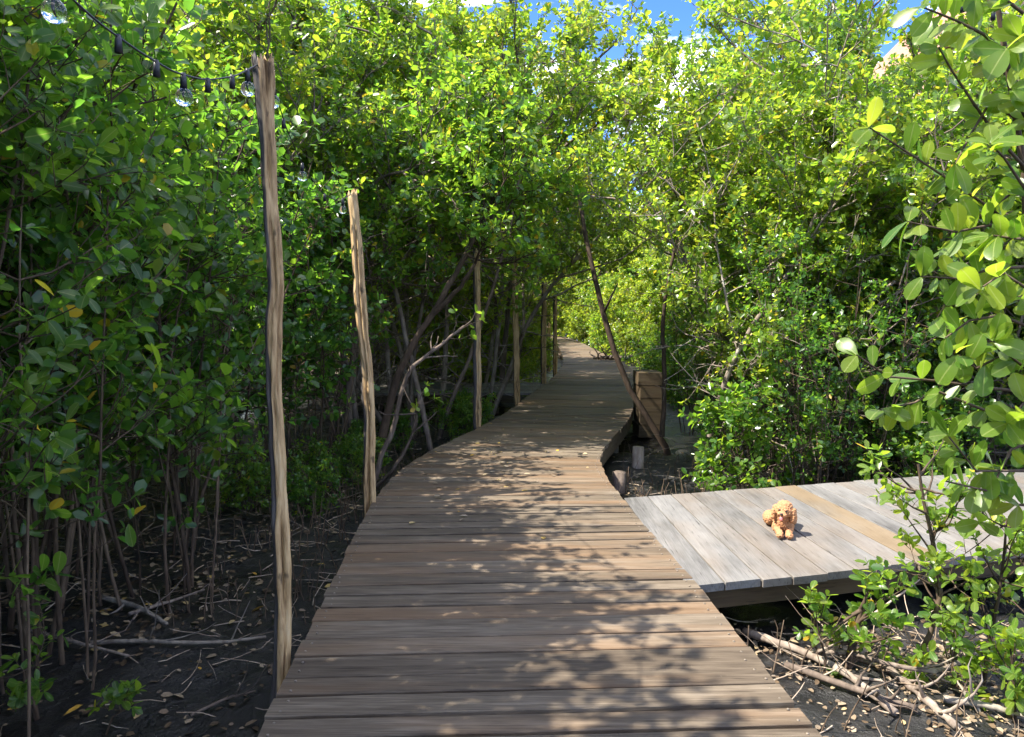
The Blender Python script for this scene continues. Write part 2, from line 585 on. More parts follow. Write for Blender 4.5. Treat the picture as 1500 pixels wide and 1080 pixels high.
def board(L0, R0, L1, R1, th, rng, segs=5, jit=0.004, z=0.0, tilt=0.004):
    """a plank whose near edge runs L0-R0 and far edge L1-R1 (2-D points), as verts and quads with worn edges"""
    t_ = np.linspace(0, 1, segs + 1)
    L0, R0, L1, R1 = [np.asarray(p, float) for p in (L0, R0, L1, R1)]
    near = L0 + (R0 - L0) * t_[:, None]
    far = L1 + (R1 - L1) * t_[:, None]
    ax = unit(L1 - L0)
    near += ax * rng.uniform(-jit, jit, (segs + 1, 1))
    far += ax * rng.uniform(-jit, jit, (segs + 1, 1))
    dz = rng.uniform(-tilt, tilt, 4)
    zn = z + dz[0] + (dz[1] - dz[0]) * t_
    zf = z + dz[2] + (dz[3] - dz[2]) * t_
    b = 0.003
    rows = []
    for (P, Z, off, drop) in ((near, zn, 0, b), (near, zn, b, 0), (far, zf, -b, 0), (far, zf, 0, b), (far, zf, 0, th), (near, zn, 0, th)):
        rows.append(np.column_stack([P + ax * off, Z - drop]))
    V = np.stack(rows, 1).reshape(-1, 3)
    k = 6
    i = np.arange(segs)[:, None] * k
    j = np.arange(k)[None]
    F = np.stack([i + j, i + k + j, i + k + (j + 1) % k, i + (j + 1) % k], -1).reshape(-1, 4)
    caps = [[0, 1, 2, 3], [0, 3, 4, 5]]
    e = segs * k
    caps += [[e + 3, e + 2, e + 1, e], [e + 5, e + 4, e + 3, e]]
    return V, np.concatenate([F, np.array(caps)])


rng = np.random.default_rng(5)
walk = tag(link('boardwalk', None), 'narrow brown plank boardwalk curving away through the mangroves', kind='structure')
y = -2.2
first_plank = True
while y < 38:
    w = rng.uniform(0.145, 0.20) if y < 20 else rng.uniform(0.18, 0.22)
    gap = rng.choice([0.008, 0.016, 0.024, 0.034], p=[.30, .28, .25, .17])
    fan = rng.uniform(-0.004, 0.004)
    y0, y1 = y + gap / 2, y + w - gap / 2
    s0, s1 = skew(y0), skew(y1)
    yl0, yr0, yl1, yr1 = y0 - s0 / 2, y0 + s0 / 2 + fan, y1 - s1 / 2, y1 + s1 / 2 - fan
    ol, orr = rng.uniform(-.009, .009), rng.uniform(-.009, .009)
    V, F = board((XL(yl0) + ol, yl0), (XR(yr0) + orr, yr0), (XL(yl1) + ol, yl1), (XR(yr1) + orr, yr1), 0.042, rng)
    c = V.mean(0)
    pl = link('plank', mk_mesh('plank', V - c, [F], M['plank']), walk, c)
    y += w
nb_ = MB()
rn = np.random.default_rng(77)
for ob in list(walk.children):
    if ob.location.y < 9:
        for e in (-1, 1):
            for q in (-.25, .25):
                yy = ob.location.y + q * .16
                xx = (XL(yy) + .05 if e < 0 else XR(yy) - .05) + rn.normal(0, .008)
                nb_.tube([(xx, yy + e * skew(yy) / 2, -.002), (xx, yy + e * skew(yy) / 2, .0035)], .0055, 7)
nb_.build('nail_heads', M['metal'], walk)['kind'] = 'stuff'
for side, fn in ((-1, XL), (1, XR)):          # the beams under the plank ends and the posts that carry them
    mb = MB()
    ys = np.arange(-2, 38, 0.25)
    P = np.array([[fn(v) - side * 0.045, v] for v in ys])
    Nn = unit(np.column_stack([np.gradient(P[:, 1]), -np.gradient(P[:, 0])]))
    V = np.stack([np.column_stack([P + Nn * q, np.full(len(P), zz)]) for q, zz in ((-.03, -.05), (.03, -.05), (.03, -.20), (-.03, -.20))], 1).reshape(-1, 3)
    i = np.arange(len(P) - 1)[:, None] * 4
    j = np.arange(4)[None]
    mb.add(V, np.stack([i + j, i + 4 + j, i + 4 + (j + 1) % 4, i + (j + 1) % 4], -1).reshape(-1, 4))
    mb.build('side_beam', M['beam_y'], walk, smooth=False)
    for v in np.arange(1.2, 36, 2.2):
        sp = MB()
        p = np.array([fn(v) - side * 0.14, v, 0])
        sp.tube([p + [0, 0, -.9], p + [0, 0, -.5], p + [0.004, 0, -.06]], [.065, .062, .058], 9)
        sp.build('support_post', M['bark'], walk, smooth=True)
# two short stub posts beside the inner bend of the boardwalk
for q, (sx, sy, top) in enumerate(((1.50, 9.1, -.10), (1.12, 8.0, -.16))):
    st = MB()
    st.tube([(0, 0, -.5), (0, 0, -.1), (.005, 0, top - GZ - .42 + .3)], [.075, .072, .068], 10)
    ob = st.build('stub_post', M['bark'], None)
    ob.location = (sx, sy, GZ + .08)
    tag(ob, ['short round timber stub post beside the inner bend of the boardwalk, nearer the leaning pole',
             'short round timber stub post at the tightest point of the boardwalk bend'][q], 'post', 'stub posts beside the boardwalk bend')

# ------------------------------------------------------------------ grey platform on the right
plat = tag(link('side_platform', None), 'sunlit silver grey plank platform joined to the right of the boardwalk', kind='structure')
F0, F1 = np.array([0.97, 4.17]), np.array([5.2, 5.33])        # front edge
B0, B1 = np.array([0.90, 6.13]), np.array([4.75, 7.20])       # far edge
nb = 20
cuts = np.cumsum(np.concatenate([[0], rng.uniform(.19, .25, nb)]))
cuts /= cuts[-1]
for k in range(nb):
    a, b = cuts[k] + .0011, cuts[k + 1] - .0011
    fo, bo = rng.uniform(-.011, .011), rng.uniform(-.01, .01)
    fx = lambda s: F0 + (F1 - F0) * s
    bx_ = lambda s: B0 + (B1 - B0) * s
    def pt(s, v):
        return fx(s) + (bx_(s) - fx(s)) * v
    L0, R0, L1, R1 = pt(a, -.01 + fo), pt(a, 1 + bo), pt(b, -.01 + fo), pt(b, 1 + bo)
    # the board runs away from the camera: its length is along Y
    V, F = board(R0, L0, R1, L1, 0.045, rng, 3, 0.0008, -0.004, .0012)
    c = V.mean(0)
    mname = 'deck_warm' if k in (7,) else 'deck'
    pl = link('plank', mk_mesh('plank', V - c, [F], M[mname]), plat, c)
    if k == 7:
        pl['label'] = 'tan plank with a yellowish worn strip among the grey ones'
ang = math.atan2(F1[1] - F0[1], F1[0] - F0[0])
for nm, A, B_, off in (('front_beam', F0, F1, .10), ('rear_beam', B0, B1, -.06), ('middle_beam', (F0 + B0) / 2, (F1 + B1) / 2, 0)):
    mb = MB()
    mid = (A + B_) / 2 + np.array([-math.sin(ang), math.cos(ang)]) * off
    mb.box((0, 0, 0), (np.linalg.norm(B_ - A) - .1, .06, .13))
    ob = mb.build(nm, M['beam'], plat, smooth=False)
    ob.location = (mid[0], mid[1], -.118)
    ob.rotation_euler.z = ang
for s in (.12, .45, .8):
    for v in (.4, .92):
        p = pt(s, v)
        sp = MB()
        sp.tube([(p[0], p[1], -.85), (p[0], p[1], -.19)], [.06, .057], 9)
        sp.build('support_post', M['bark'], plat)

# ------------------------------------------------------------------ small landing on the left, farther along
land = tag(link('side_landing', None), 'low grey plank landing joined to the left of the boardwalk behind the posts', kind='structure')
for k in range(9):
    y0 = 13.55 + k * .2
    V, F = board((-3.2 + rng.uniform(-.03, .03), y0 + .005), (XL(y0) - .01, y0 + .005), (-3.2, y0 + .195), (XL(y0 + .2) - .01, y0 + .195), .045, rng, 6, .004, .0, .006)
    c = V.mean(0)
    link('plank', mk_mesh('plank', V - c, [F], M['deck']), land, c)
mb = MB()
mb.box((-1.5, 13.62, -.12), (3.3, .06, .14))
mb.build('front_beam', M['beam'], land, smooth=False)
for xx in (-3.0, -1.6, -.3):
    sp = MB()
    sp.tube([(xx, 13.7, -.8), (xx, 13.7, -.2)], [.06, .06], 8)
    sp.build('support_post', M['bark'], land)

# timber crib beyond the leaning pole
crib = thing('timber_crib', (2.02, 11.45, GZ), 'low stack of dark squared timbers beside the boardwalk, past the leaning pole', 'timber stack')
for k in range(5):
    mb = MB()
    mb.box((rng.uniform(-.015, .015), 0, .1 + k * .192), (.33 + rng.uniform(-.03, .03), .55, .182), rng.uniform(-.03, .03))
    mb.build('timber', M['beam'], crib, smooth=False)

# ------------------------------------------------------------------ wooden posts
def wood_post(P, rad, label, grooves, seed, group, bark_th=PI, bark_w=1.0, k=48, n=110):
    """P: control points base to top. grooves: (angle, twist per metre, depth, width, z0, z1)"""
    r_ = np.random.default_rng(seed)
    P = np.array([list(p) for p in P])
    z = np.linspace(P[0, 2], P[-1, 2], n)
    C = np.column_stack([np.interp(z, P[:, 2], P[:, 0]), np.interp(z, P[:, 2], P[:, 1]), z])
    kk = np.hanning(9); kk /= kk.sum()
    for a in (0, 1):
        e = np.concatenate([np.full(4, C[0, a]), C[:, a], np.full(4, C[-1, a])])
        C[:, a] = np.convolve(e, kk, 'valid')
    th = np.arange(k) * 2 * PI / k
    rr = np.interp(z, P[:, 2], rad)[:, None] * np.ones(k)[None]
    for i in range(n):
        C[i, 0] += .006 * noise.noise(Vector((seed * 1.7, 0, z[i] * 2.6))) + .005 * noise.noise(Vector((seed * 2.7, 5, z[i] * 7)))
        C[i, 1] += .006 * noise.noise(Vector((seed * 3.1, 9, z[i] * 2.6)))
    bark = np.zeros((n, k))
    for i in range(n):
        for j in range(k):
            q = noise.noise(Vector((math.cos(th[j]) * 1.2, math.sin(th[j]) * 1.2, z[i] * 1.6 + seed)))
            q2 = noise.noise(Vector((math.cos(th[j]) * 3.5, math.sin(th[j]) * 3.5, z[i] * 2.2 + seed * 3)))
            rr[i, j] *= 1 + .16 * noise.noise(Vector((seed, 3.3, z[i] * 6))) + .19 * q + .13 * q2 + .07 * noise.noise(Vector((math.cos(th[j]) * 7, math.sin(th[j]) * 7, z[i] * 2 + seed)))
            d = (th[j] - bark_th - .25 * math.sin(z[i] * 1.7 + seed) + PI) % (2 * PI) - PI
            bark[i, j] = math.exp(-(d / bark_w) ** 2) * 0.95
    for (a0, tw, dep, wd, z0, z1) in grooves:
        m_ = np.clip((z - z0) / .12, 0, 1) * np.clip((z1 - z) / .12, 0, 1)
        d = (th[None] - a0 - tw * z[:, None] + PI) % (2 * PI) - PI
        rr *= 1 - dep * m_[:, None] * np.exp(-(d / wd) ** 2)
    # ragged broken top
    top = np.zeros((n, k))
    top[-1] = r_.uniform(-.05, .03, k)
    V = np.stack([C[:, 0][:, None] + rr * np.cos(th), C[:, 1][:, None] + rr * np.sin(th), C[:, 2][:, None] + top], -1).reshape(-1, 3)
    V = np.concatenate([V, C[-1:] - [[0, 0, .06]]])
    i = np.arange(n - 1)[:, None] * k
    j = np.arange(k)[None]
    F = np.stack([i + j, i + (j + 1) % k, i + k + (j + 1) % k, i + k + j], -1).reshape(-1, 4)
    jj = np.arange(k)
    F3 = np.stack([(n - 1) * k + jj, (n - 1) * k + (jj + 1) % k, np.full(k, n * k)], -1)
    base = np.array([C[0, 0], C[0, 1], GZ])
    ob = link('wooden_post', mk_mesh('wooden_post', V - base, [F, F3], M['post'], True, {'bark': np.concatenate([bark.ravel(), [1]])}), None, base)
    return tag(ob, label, 'post', group)


PG = 'rough posts along the left of the boardwalk'
d1 = 3.36
P1 = [px(409, 1100, d1), px(412, 1000, d1), px(414, 900, d1), px(413, 800, d1), px(408, 700, d1), px(401, 600, d1), px(402, 500, d1), px(405, 430, d1), px(402, 370, d1),
      px(397, 300, d1), px(391, 200, d1), px(384, 86, d1)]
P1[0].z = -.6
wood_post(P1, [.044, .037, .037, .036, .034, .034, .037, .039, .037, .033, .033, .046],
          'tall bleached driftwood post nearest the camera, with dark bark down one side', [
              (5.05, .12, .85, .24, .12, .66), (4.35, .25, .7, .24, 1.5, 1.95), (5.2, -.2, .75, .22, .95, 1.22), (4.6, .2, .75, .25, 2.0, 2.28), (4.75, .3, .8, .28, 2.33, 2.75),
              (4.0, .1, .5, .25, -.25, .3), (5.5, .1, .5, .2, 1.1, 1.9), (4.15, .1, .6, .2, .55, 1.35), (5.4, .15, .45, .18, -.3, .4)], 3, PG, 3.7, .95, n=150)
d2 = 6.0
P2 = [px(541, 760, d2), px(541, 700, d2), px(541, 620, d2), px(538, 540, d2), px(529, 460, d2), px(523, 380, d2), px(516, 282, d2)]
P2[0].z = -.6
wood_post(P2, [.054, .049, .043, .048, .045, .040, .036], 'split forked looking driftwood post, second from the camera',
          [(4.75, .06, .9, .30, -.6, .85), (4.3, .25, .7, .26, .6, 2.2), (5.35, .1, .6, .24, .9, 2.0), (3.9, .1, .5, .2, .2, 1.2)], 8, PG, 3.3, .55)
more_posts = [((699, 640, 9.75), (699, 500), (698, 366), .050, 'dark straight post third from the camera, left of the boardwalk'),
              ((758, 600, 12.5), (756, 490), (752, 384), .052, 'pale brown post fourth from the camera with peeling bark'),
              ((796, 575, 15.1), (796, 500), (797, 415), .055, 'dark brown post fifth from the camera in the distance'),
              ((813, 556, 17.6), (813, 500), (813, 432), .048, 'thin dark post at the far bend, sixth from the camera'),
              ((804, 530, 22.5), (804, 500), (804, 440), .050, 'pale slim post seen between the two far dark posts')]
for q, ((bx0, by0, dd), m_, tp, r0, lab) in enumerate(more_posts):
    PP = [px(bx0, by0, dd), px(*m_, dd), px(*tp, dd)]
    PP[0].z = -.6
    wood_post(PP, [r0 * 1.1, r0, r0 * .85], lab, [(4.7, .2, .65, .32, -.6, 1.4), (4.2, .1, .4, .3, .6, 2.0)], 20 + q, PG, 3.4, (1.1, .4, 1.0, 1.1, .35)[q], 20, 50)

# leaning pole across the right edge
mb = MB()
LP = [px(984, 690, 10.0), px(975, 655, 10.0), px(950, 615, 10.0), px(922, 570, 10.0), px(900, 515, 10.05), px(884, 460, 10.1), px(872, 410, 10.2), px(862, 365, 10.3), px(855, 330, 10.4), px(848, 285, 10.6)]
mb.tube([list(p) for p in LP], [.048, .045, .041, .039, .037, .036, .033, .031, .028, .023], 10)
mb.tube([list(px(884, 460, 10.1)), list(px(893, 440, 10.0)), list(px(905, 415, 9.9))], [.02, .014, .007], 6)
base = np.array([LP[0].x, LP[0].y, GZ])
lp = mb.build('leaning_pole', M['bark_stem'], None, loc=base)
tag(lp, 'bare leaning trunk crossing the right edge of the boardwalk', 'dead trunk')


# ------------------------------------------------------------------ leaves
def leaf_template(n_side):
    """obovate leaf, base at origin, tip at +X, length 1; returns verts, tris/quads, uv"""
    if n_side == 2:
        V = np.array([[0, 0, 0], [.34, .25, .05], [.76, .27, .02], [1, 0, -.06], [.76, -.27, .02], [.34, -.25, .05]])
        F = np.array([[0, 3, 2, 1], [0, 5, 4, 3]])
        return V, F
    xs = np.array([0, .12, .30, .50, .70, .86, .96, 1.0])
    ws = np.array([.02, .085, .17, .225, .235, .185, .095, .0])
    zc = -.16 * (xs - .3) ** 2
    V, uv = [], []
    for x, w, z in zip(xs, ws, zc):
        for s in (1, 0, -1):
            V.append([x, s * w, z + (.10 * w if s else -.02)])
            uv.append([x, .5 + s * w / .56 / 1])
    F = []
    for i in range(len(xs) - 1):
        a = i * 3
        F += [[a, a + 1, a + 4, a + 3], [a + 1, a + 2, a + 5, a + 4]]
    return np.array(V), np.array(F), np.array(uv)


LT_V, LT_F = leaf_template(2)


def leaf_frames(D, Nn):
    D = unit(D)
    Nn = Nn - (Nn * D).sum(1)[:, None] * D
    Nn = unit(Nn)
    S = np.cross(Nn, D)
    return D, S, Nn


def leaves_mesh(name, P, D, Nn, size, tint, mat):
    D, S, Nn = leaf_frames(D, Nn)
    T = LT_V
    wv = (0.65 + 0.6 * ((tint * 37.7) % 1))[:, None, None]
    V = P[:, None] + size[:, None, None] * (T[None, :, :1] * D[:, None] + wv * T[None, :, 1:2] * S[:, None] + T[None, :, 2:] * Nn[:, None])
    n = len(P)
    k = len(T)
    F = (LT_F[None] + (np.arange(n) * k)[:, None, None]).reshape(-1, 4)
    return mk_mesh(name, V.reshape(-1, 3), [F], mat, True, {'tint': np.repeat(tint, k)})


NL_V, NL_F, NL_UV = leaf_template(6)
LEAF_OBJ = []
for q, tv in enumerate((.05, .18, .28, .36, .44, .55, .66, .78, .88, .95, 1.0)):
    V = NL_V.copy()
    r_ = np.random.default_rng(100 + q)
    V[:, 1] *= r_.uniform(.85, 1.2)
    V[:, 2] += r_.uniform(-.18, .12) * V[:, 0] ** 2 + r_.uniform(-.5, .5) * V[:, 1] * V[:, 0] * .4
    LEAF_OBJ.append(mk_mesh('leaf', V, [NL_F], M['leaf_near'], True, {'tint': np.full(len(V), tv)}, NL_UV))
LEAF_TV = np.array((.05, .18, .28, .36, .44, .55, .66, .78, .88, .95, 1.0))


def leaf_objects(P, D, Nn, size, tint, root):
    D, S, Nn = leaf_frames(D, Nn)
    for p, d, s, n_, sz, tv in zip(P, D, S, Nn, size, tint):
        me = LEAF_OBJ[int(np.argmin(abs(LEAF_TV - tv)))]
        o = bpy.data.objects.new('leaf', me)
        COL.objects.link(o)
        o.parent = root
        mt = np.eye(4)
        mt[:3, 0], mt[:3, 1], mt[:3, 2], mt[:3, 3] = d * sz, s * sz, n_ * sz, p
        o.matrix_basis = Matrix(mt.tolist())


# ------------------------------------------------------------------ trees
def grow(r_, p, d, L, nseg, wander, trop=0.05):
    P = [np.array(p, float)]
    d = unit(np.array(d, float))
    for i in range(nseg):
        d = unit(d + r_.normal(0, wander, 3) + np.array([0, 0, trop]))
        P.append(P[-1] + d * L / nseg)
    return np.array(P)


def at_frac(P, f):
    s = f * (len(P) - 1)
    i = min(int(s), len(P) - 2)
    return P[i] + (P[i + 1] - P[i]) * (s - i), unit(P[i + 1] - P[i])


class Tree:
    """woody tubes per stem + shoots with leaves"""
    def __init__(s, seed):
        s.r = np.random.default_rng(seed)
        s.stems = []
        s.sh_p, s.sh_d, s.sh_l, s.sh_s = [], [], [], []

    def shoots_on(s, P, n, f0, L, k_stem, spread=.8, up=.35):
        r_ = s.r
        f = r_.uniform(f0, 1, n)
        for q in f:
            p, tdir = at_frac(P, q)
            d = unit(tdir * .6 + r_.normal(0, spread, 3) * .7 + np.array([0, 0, up]))
            s.sh_p.append(p); s.sh_d.append(d); s.sh_l.append(L * r_.uniform(.6, 1.3)); s.sh_s.append(k_stem)
        s.sh_p.append(P[-1]); s.sh_d.append(unit(P[-1] - P[-2])); s.sh_l.append(L); s.sh_s.append(k_stem)

    def build(s, n_leaf, size, mats, tint_mu=.4, tint_sd=.2, yellow=.02, twig_r=.003, up=.5):
        """-> stem meshes, leaf arrays"""
        r_ = s.r
        p, d, L = np.array(s.sh_p), np.array(s.sh_d), np.array(s.sh_l)
        own = np.array(s.sh_s)
        n = len(p)
        bend = r_.normal(0, .25, (n, 3)) + np.array([0, 0, .12])
        m1 = p + d * (L * .5)[:, None]
        d2 = unit(d + bend)
        m2 = m1 + d2 * (L * .5)[:, None]
        # twigs: three-sided
        pts = np.stack([p, m1, m2], 1)
        rad = np.array([1.3, 1.0, .5]) * twig_r
        ref = unit(np.cross(d, r_.normal(0, 1, (n, 3))))
        w = np.cross(d, ref)
        th = np.arange(3) * 2 * PI / 3
        ring = ref[:, None, :] * np.cos(th)[None, :, None] + w[:, None, :] * np.sin(th)[None, :, None]
        TV = pts[:, :, None, :] + ring[:, None] * rad[None, :, None, None]
        TV = TV.reshape(n, 9, 3)
        tf = np.array([[a * 3 + b, a * 3 + (b + 1) % 3, a * 3 + 3 + (b + 1) % 3, a * 3 + 3 + b] for a in range(2) for b in range(3)])
        for k, mb in enumerate(s.stems):
            sel = np.where(own == k)[0]
            if len(sel):
                mb.add(TV[sel].reshape(-1, 3), (tf[None] + (np.arange(len(sel)) * 9)[:, None, None]).reshape(-1, 4))
        # leaves: opposite pairs and a tuft at the tip
        q = np.tile(np.concatenate([np.linspace(.42, .95, n_leaf - 3), [1, 1, 1]]), (n, 1)) + r_.uniform(-.05, .05, (n, n_leaf))
        q = np.clip(q, 0, 1)
        a = np.where(q < .5, q * 2, 0)[..., None]
        lp = np.where(q[..., None] < .5, p[:, None] + (m1 - p)[:, None] * a, m1[:, None] + (m2 - m1)[:, None] * (np.where(q >= .5, q * 2 - 1, 0)[..., None]))
        phi = (np.arange(n_leaf) * 2.4)[None] + r_.uniform(0, 6.3, (n, 1)) + r_.normal(0, .3, (n, n_leaf))
        side = ref[:, None] * np.cos(phi)[..., None] + w[:, None] * np.sin(phi)[..., None]
        fw = np.where(np.arange(n_leaf) >= n_leaf - 3, .9, .45)[None, :, None]
        ld = unit(side + d2[:, None] * fw + r_.normal(0, .25, (n, n_leaf, 3)) + np.array([0, 0, -.05]))
        ln = unit(d2[:, None] * .6 + r_.normal(0, .55, (n, n_leaf, 3)) + np.array([0, 0, up]))
        sz = size * r_.uniform(.45, 1.25, (n, n_leaf))
        cl = r_.normal(0, .10, (n, 1))
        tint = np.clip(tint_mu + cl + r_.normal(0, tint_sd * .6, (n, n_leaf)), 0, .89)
        tint = np.where(r_.random((n, n_leaf)) < yellow, r_.uniform(.92, 1, (n, n_leaf)), tint)
        keep = r_.random((n, n_leaf)) > .1
        return [x[keep] for x in (lp, ld, ln, sz, tint)]


def sapling(seed, h, nst=9, spread=.35, fol0=.30, dens=1.0, size=.088, lean=(0, 0), maxx=None):
    """a clump of thin upright stems with leaves along the upper part"""
    T = Tree(seed)
    r_ = T.r
    for k in range(nst):
        mb = MB()
        a = r_.uniform(0, 2 * PI)
        rr = spread * math.sqrt(r_.random())
        p0 = np.array([math.cos(a) * rr, math.sin(a) * rr, -.12])
        hh = h * r_.uniform(.62, 1.05)
        d0 = np.array([math.cos(a) * .10 + lean[0], math.sin(a) * .10 + lean[1], 1.0]) + r_.normal(0, .06, 3)
        P = grow(r_, p0, d0, hh, 11, .06, .03)
        r0 = r_.uniform(.007, .016)
        mb.tube(P, np.linspace(r0, r0 * .3, len(P)), 5, cap=False)
        T.stems.append(mb)
        nbr = int(14 * dens)
        for f in r_.uniform(fol0, .97, nbr):
            p, td = at_frac(P, f)
            az = r_.uniform(0, 2 * PI)
            d = np.array([math.cos(az), math.sin(az), r_.uniform(.1, .9)])
            Lb = r_.uniform(.22, .65) * (1.15 - .5 * f) * (h / 3.6)
            B = grow(r_, p, d, Lb, 4, .13, .06)
            if maxx is not None and B[-1][0] > maxx:
                continue
            mb.tube(B, np.linspace(.005, .0022, len(B)), 4, cap=False)
            T.shoots_on(B, 3, .2, .17, k, .7, .2)
        T.shoots_on(P, 4, .75, .2, k)
    return T, T.build(8, size, None, .33, .22, .012, .0024, .45)


def mangrove(seed, h, nst=2, fol0=.35, nbr=9, nsub=5, nsh=8, crown=1.0, size=.088, lean=(0, 0), wander=.10, r0=.045, low=0, tint=.45, yellow=.03, nleaf=9):
    """a small tree: crooked trunks, limbs, twigs"""
    T = Tree(seed)
    r_ = T.r
    for k in range(nst):
        mb = MB()
        a = r_.uniform(0, 2 * PI)
        p0 = np.array([math.cos(a) * .18, math.sin(a) * .18, -.15]) * (nst > 1) + np.array([0, 0, -.15]) * (nst == 1)
        d0 = np.array([math.cos(a) * .28 * (nst > 1) + lean[0], math.sin(a) * .28 * (nst > 1) + lean[1], 1.0])
        hh = h * r_.uniform(.8, 1.02)
        P = grow(r_, p0, d0, hh, 13, wander, .05)
        rr = r0 * r_.uniform(.75, 1.1)
        mb.tube(P, np.linspace(rr, rr * .22, len(P)), 8, cap=False)
        T.stems.append(mb)
        for f in np.linspace(fol0, .95, nbr) + r_.uniform(-.03, .03, nbr):
            p, td = at_frac(P, min(f, .98))
            az = r_.uniform(0, 2 * PI)
            d = np.array([math.cos(az), math.sin(az), r_.uniform(.1, .8)])
            Lb = h * .30 * crown * (1.15 - .65 * f) * r_.uniform(.7, 1.25)
            B = grow(r_, p, d, Lb, 6, .14, .06)
            mb.tube(B, np.linspace(rr * .42, .006, len(B)), 5, cap=False)
            T.shoots_on(B, nsh // 2, .5, .22, k)
            for g_ in r_.uniform(.25, .95, nsub):
                q, bd = at_frac(B, g_)
                d = unit(bd * .7 + r_.normal(0, .55, 3) + np.array([0, 0, .15]))
                S = grow(r_, q, d, Lb * .45 * r_.uniform(.6, 1.2), 4, .15, .05)
                mb.tube(S, np.linspace(.008, .003, len(S)), 4, cap=False)
                T.shoots_on(S, nsh, .2, .21, k)
        for _ in range(low):       # bare dead side twigs low on the trunk
            p, td = at_frac(P, r_.uniform(.08, fol0 + .1))
            az = r_.uniform(0, 2 * PI)
            B = grow(r_, p, (math.cos(az), math.sin(az), r_.uniform(-.2, .7)), r_.uniform(.4, 1.3), 6, .2, .02)
            mb.tube(B, np.linspace(.011, .003, len(B)), 4, cap=False)
            for g_ in r_.uniform(.3, 1, 3):
                q, bd = at_frac(B, g_)
                S = grow(r_, q, bd + r_.normal(0, .6, 3), r_.uniform(.15, .5), 4, .2, .02)
                mb.tube(S, np.linspace(.005, .002, len(S)), 3, cap=False)
        T.shoots_on(P, nsh, .8, .24, k)
    return T, T.build(nleaf, size, None, tint, .22, yellow, .003, .5)


class Proto:
    def __init__(s, T, leaves, bark, part, lmat=None):
        s.part = part
        s.stem_me = []
        for mb in T.stems:
            fs = [np.concatenate(mb.F4)]
            s.stem_me.append(mk_mesh(part, np.concatenate(mb.V), fs, bark, True))
        s.crown_me = leaves_mesh('crown', *leaves, lmat or M['leaf'])

    def place(s, name, x, y, label, cat, group, rz=0, sc=1.0, tilt=(0, 0), z=None, sz=None):
        root = thing(name, (x, y, ground_h(x, y) if z is None else z), label, cat, group)
        root.rotation_euler = (tilt[0], tilt[1], rz)
        root.scale = (sc, sc, sz or sc)
        for me in s.stem_me:
            link(s.part, me, root)
        link('crown', s.crown_me, root)
        return root


def near_tree(name, x, y, T, leaves, label, cat, bark, part, group=None, nobj=250, rz=0):
    """a tree of its own whose best visible leaves are leaf objects"""
    z = ground_h(x, y)
    root = thing(name, (x, y, z), label, cat, group)
    for mb in T.stems:
        mb.build(part, bark, root)
    P, D, Nn, S, t_ = leaves
    W = P + np.array([x, y, z])
    a = R(PITCH)
    rel = W - np.array([0, 0, CAM_H])
    dep = rel[:, 1] * math.cos(a) - rel[:, 2] * math.sin(a)
    u = 750 + FPX * rel[:, 0] / dep
    v = 540 - FPX * (rel[:, 2] * math.cos(a) + rel[:, 1] * math.sin(a)) / dep
    ok = (dep > .3) & (u > -20) & (u < 1520) & (v > -20) & (v < 1100)
    score = np.where(ok, S / np.maximum(dep, .3), 0)
    idx = np.argsort(-score)[:nobj]
    idx = idx[score[idx] > 0]
    leaf_objects(P[idx], D[idx], Nn[idx], S[idx], t_[idx], root)
    rest = np.ones(len(P), bool)
    rest[idx] = False
    if rest.any():
        o = link('foliage', leaves_mesh('foliage', P[rest], D[rest], Nn[rest], S[rest], t_[rest], M['leaf']), root)
        o['kind'] = 'stuff'
    return root



rnd = random.Random(11)
ORD = 'first second third fourth fifth sixth seventh eighth ninth tenth eleventh twelfth thirteenth fourteenth fifteenth sixteenth seventeenth eighteenth nineteenth twentieth'.split()
# --- prototypes
SAP = [Proto(*sapling(200 + i, 3.7, 10, .38, .28, 1.15, .078), M['bark_stem'], 'stem') for i in range(3)]
SAPR = [Proto(*sapling(260 + i, 3.6, 9, .34, .12, .85, .07), M['bark_stem'], 'stem') for i in range(3)]
SAPBARE = [Proto(*sapling(230 + i, 4.2, 13, .48, .45, 1.1, .08), M['bark_stem'], 'stem') for i in range(2)]
TRE = [Proto(*mangrove(300 + i, 6.3, 2, .42, 11, 6, 9, 1.1, low=14, size=.08, nleaf=10, tint=.62, yellow=.025), M['bark'], 'trunk') for i in range(4)]
BSH = [Proto(*mangrove(400 + i, 5.3, 5, .30, 11, 4, 8, .88, wander=.09, r0=.021, tint=.60, yellow=.03, low=12, size=.076), M['bark'], 'trunk') for i in range(4)]
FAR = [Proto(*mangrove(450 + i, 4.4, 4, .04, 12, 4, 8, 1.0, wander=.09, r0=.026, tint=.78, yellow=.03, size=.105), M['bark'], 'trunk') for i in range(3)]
LOW = [Proto(*mangrove(500 + i, 1.15, 5, .10, 5, 2, 3, 1.1, wander=.1, r0=.010, tint=.45, yellow=.01, size=.078), M['bark_stem'], 'stem') for i in range(3)]

# --- the near left thicket: own meshes, leaf objects
NEAR = [(-2.15, 2.75, 61, 4.1, 10, .32, .078, 'leafy mangrove clump at the left edge closest to the camera, big shaded leaves'),
        (-2.45, 3.75, 62, 4.4, 13, .34, .080, 'mangrove clump with a sheaf of brown upright stems at the lower left'),
        (-2.30, 4.95, 63, 4.2, 11, .28, .080, 'shaded mangrove clump left of the nearest post, hung with a few yellow leaves')]
for x, y, sd_, h, ns, f0, lsz, lab in NEAR:
    T, lv = sapling(sd_, h, ns, .36, f0, 1.3, lsz, (-.07, 0), -1.42 - x)
    near_tree('mangrove_sapling', x, y, T, lv, lab, 'mangrove', M['bark_stem'], 'stem', 'mangrove saplings on the left mud', 270)


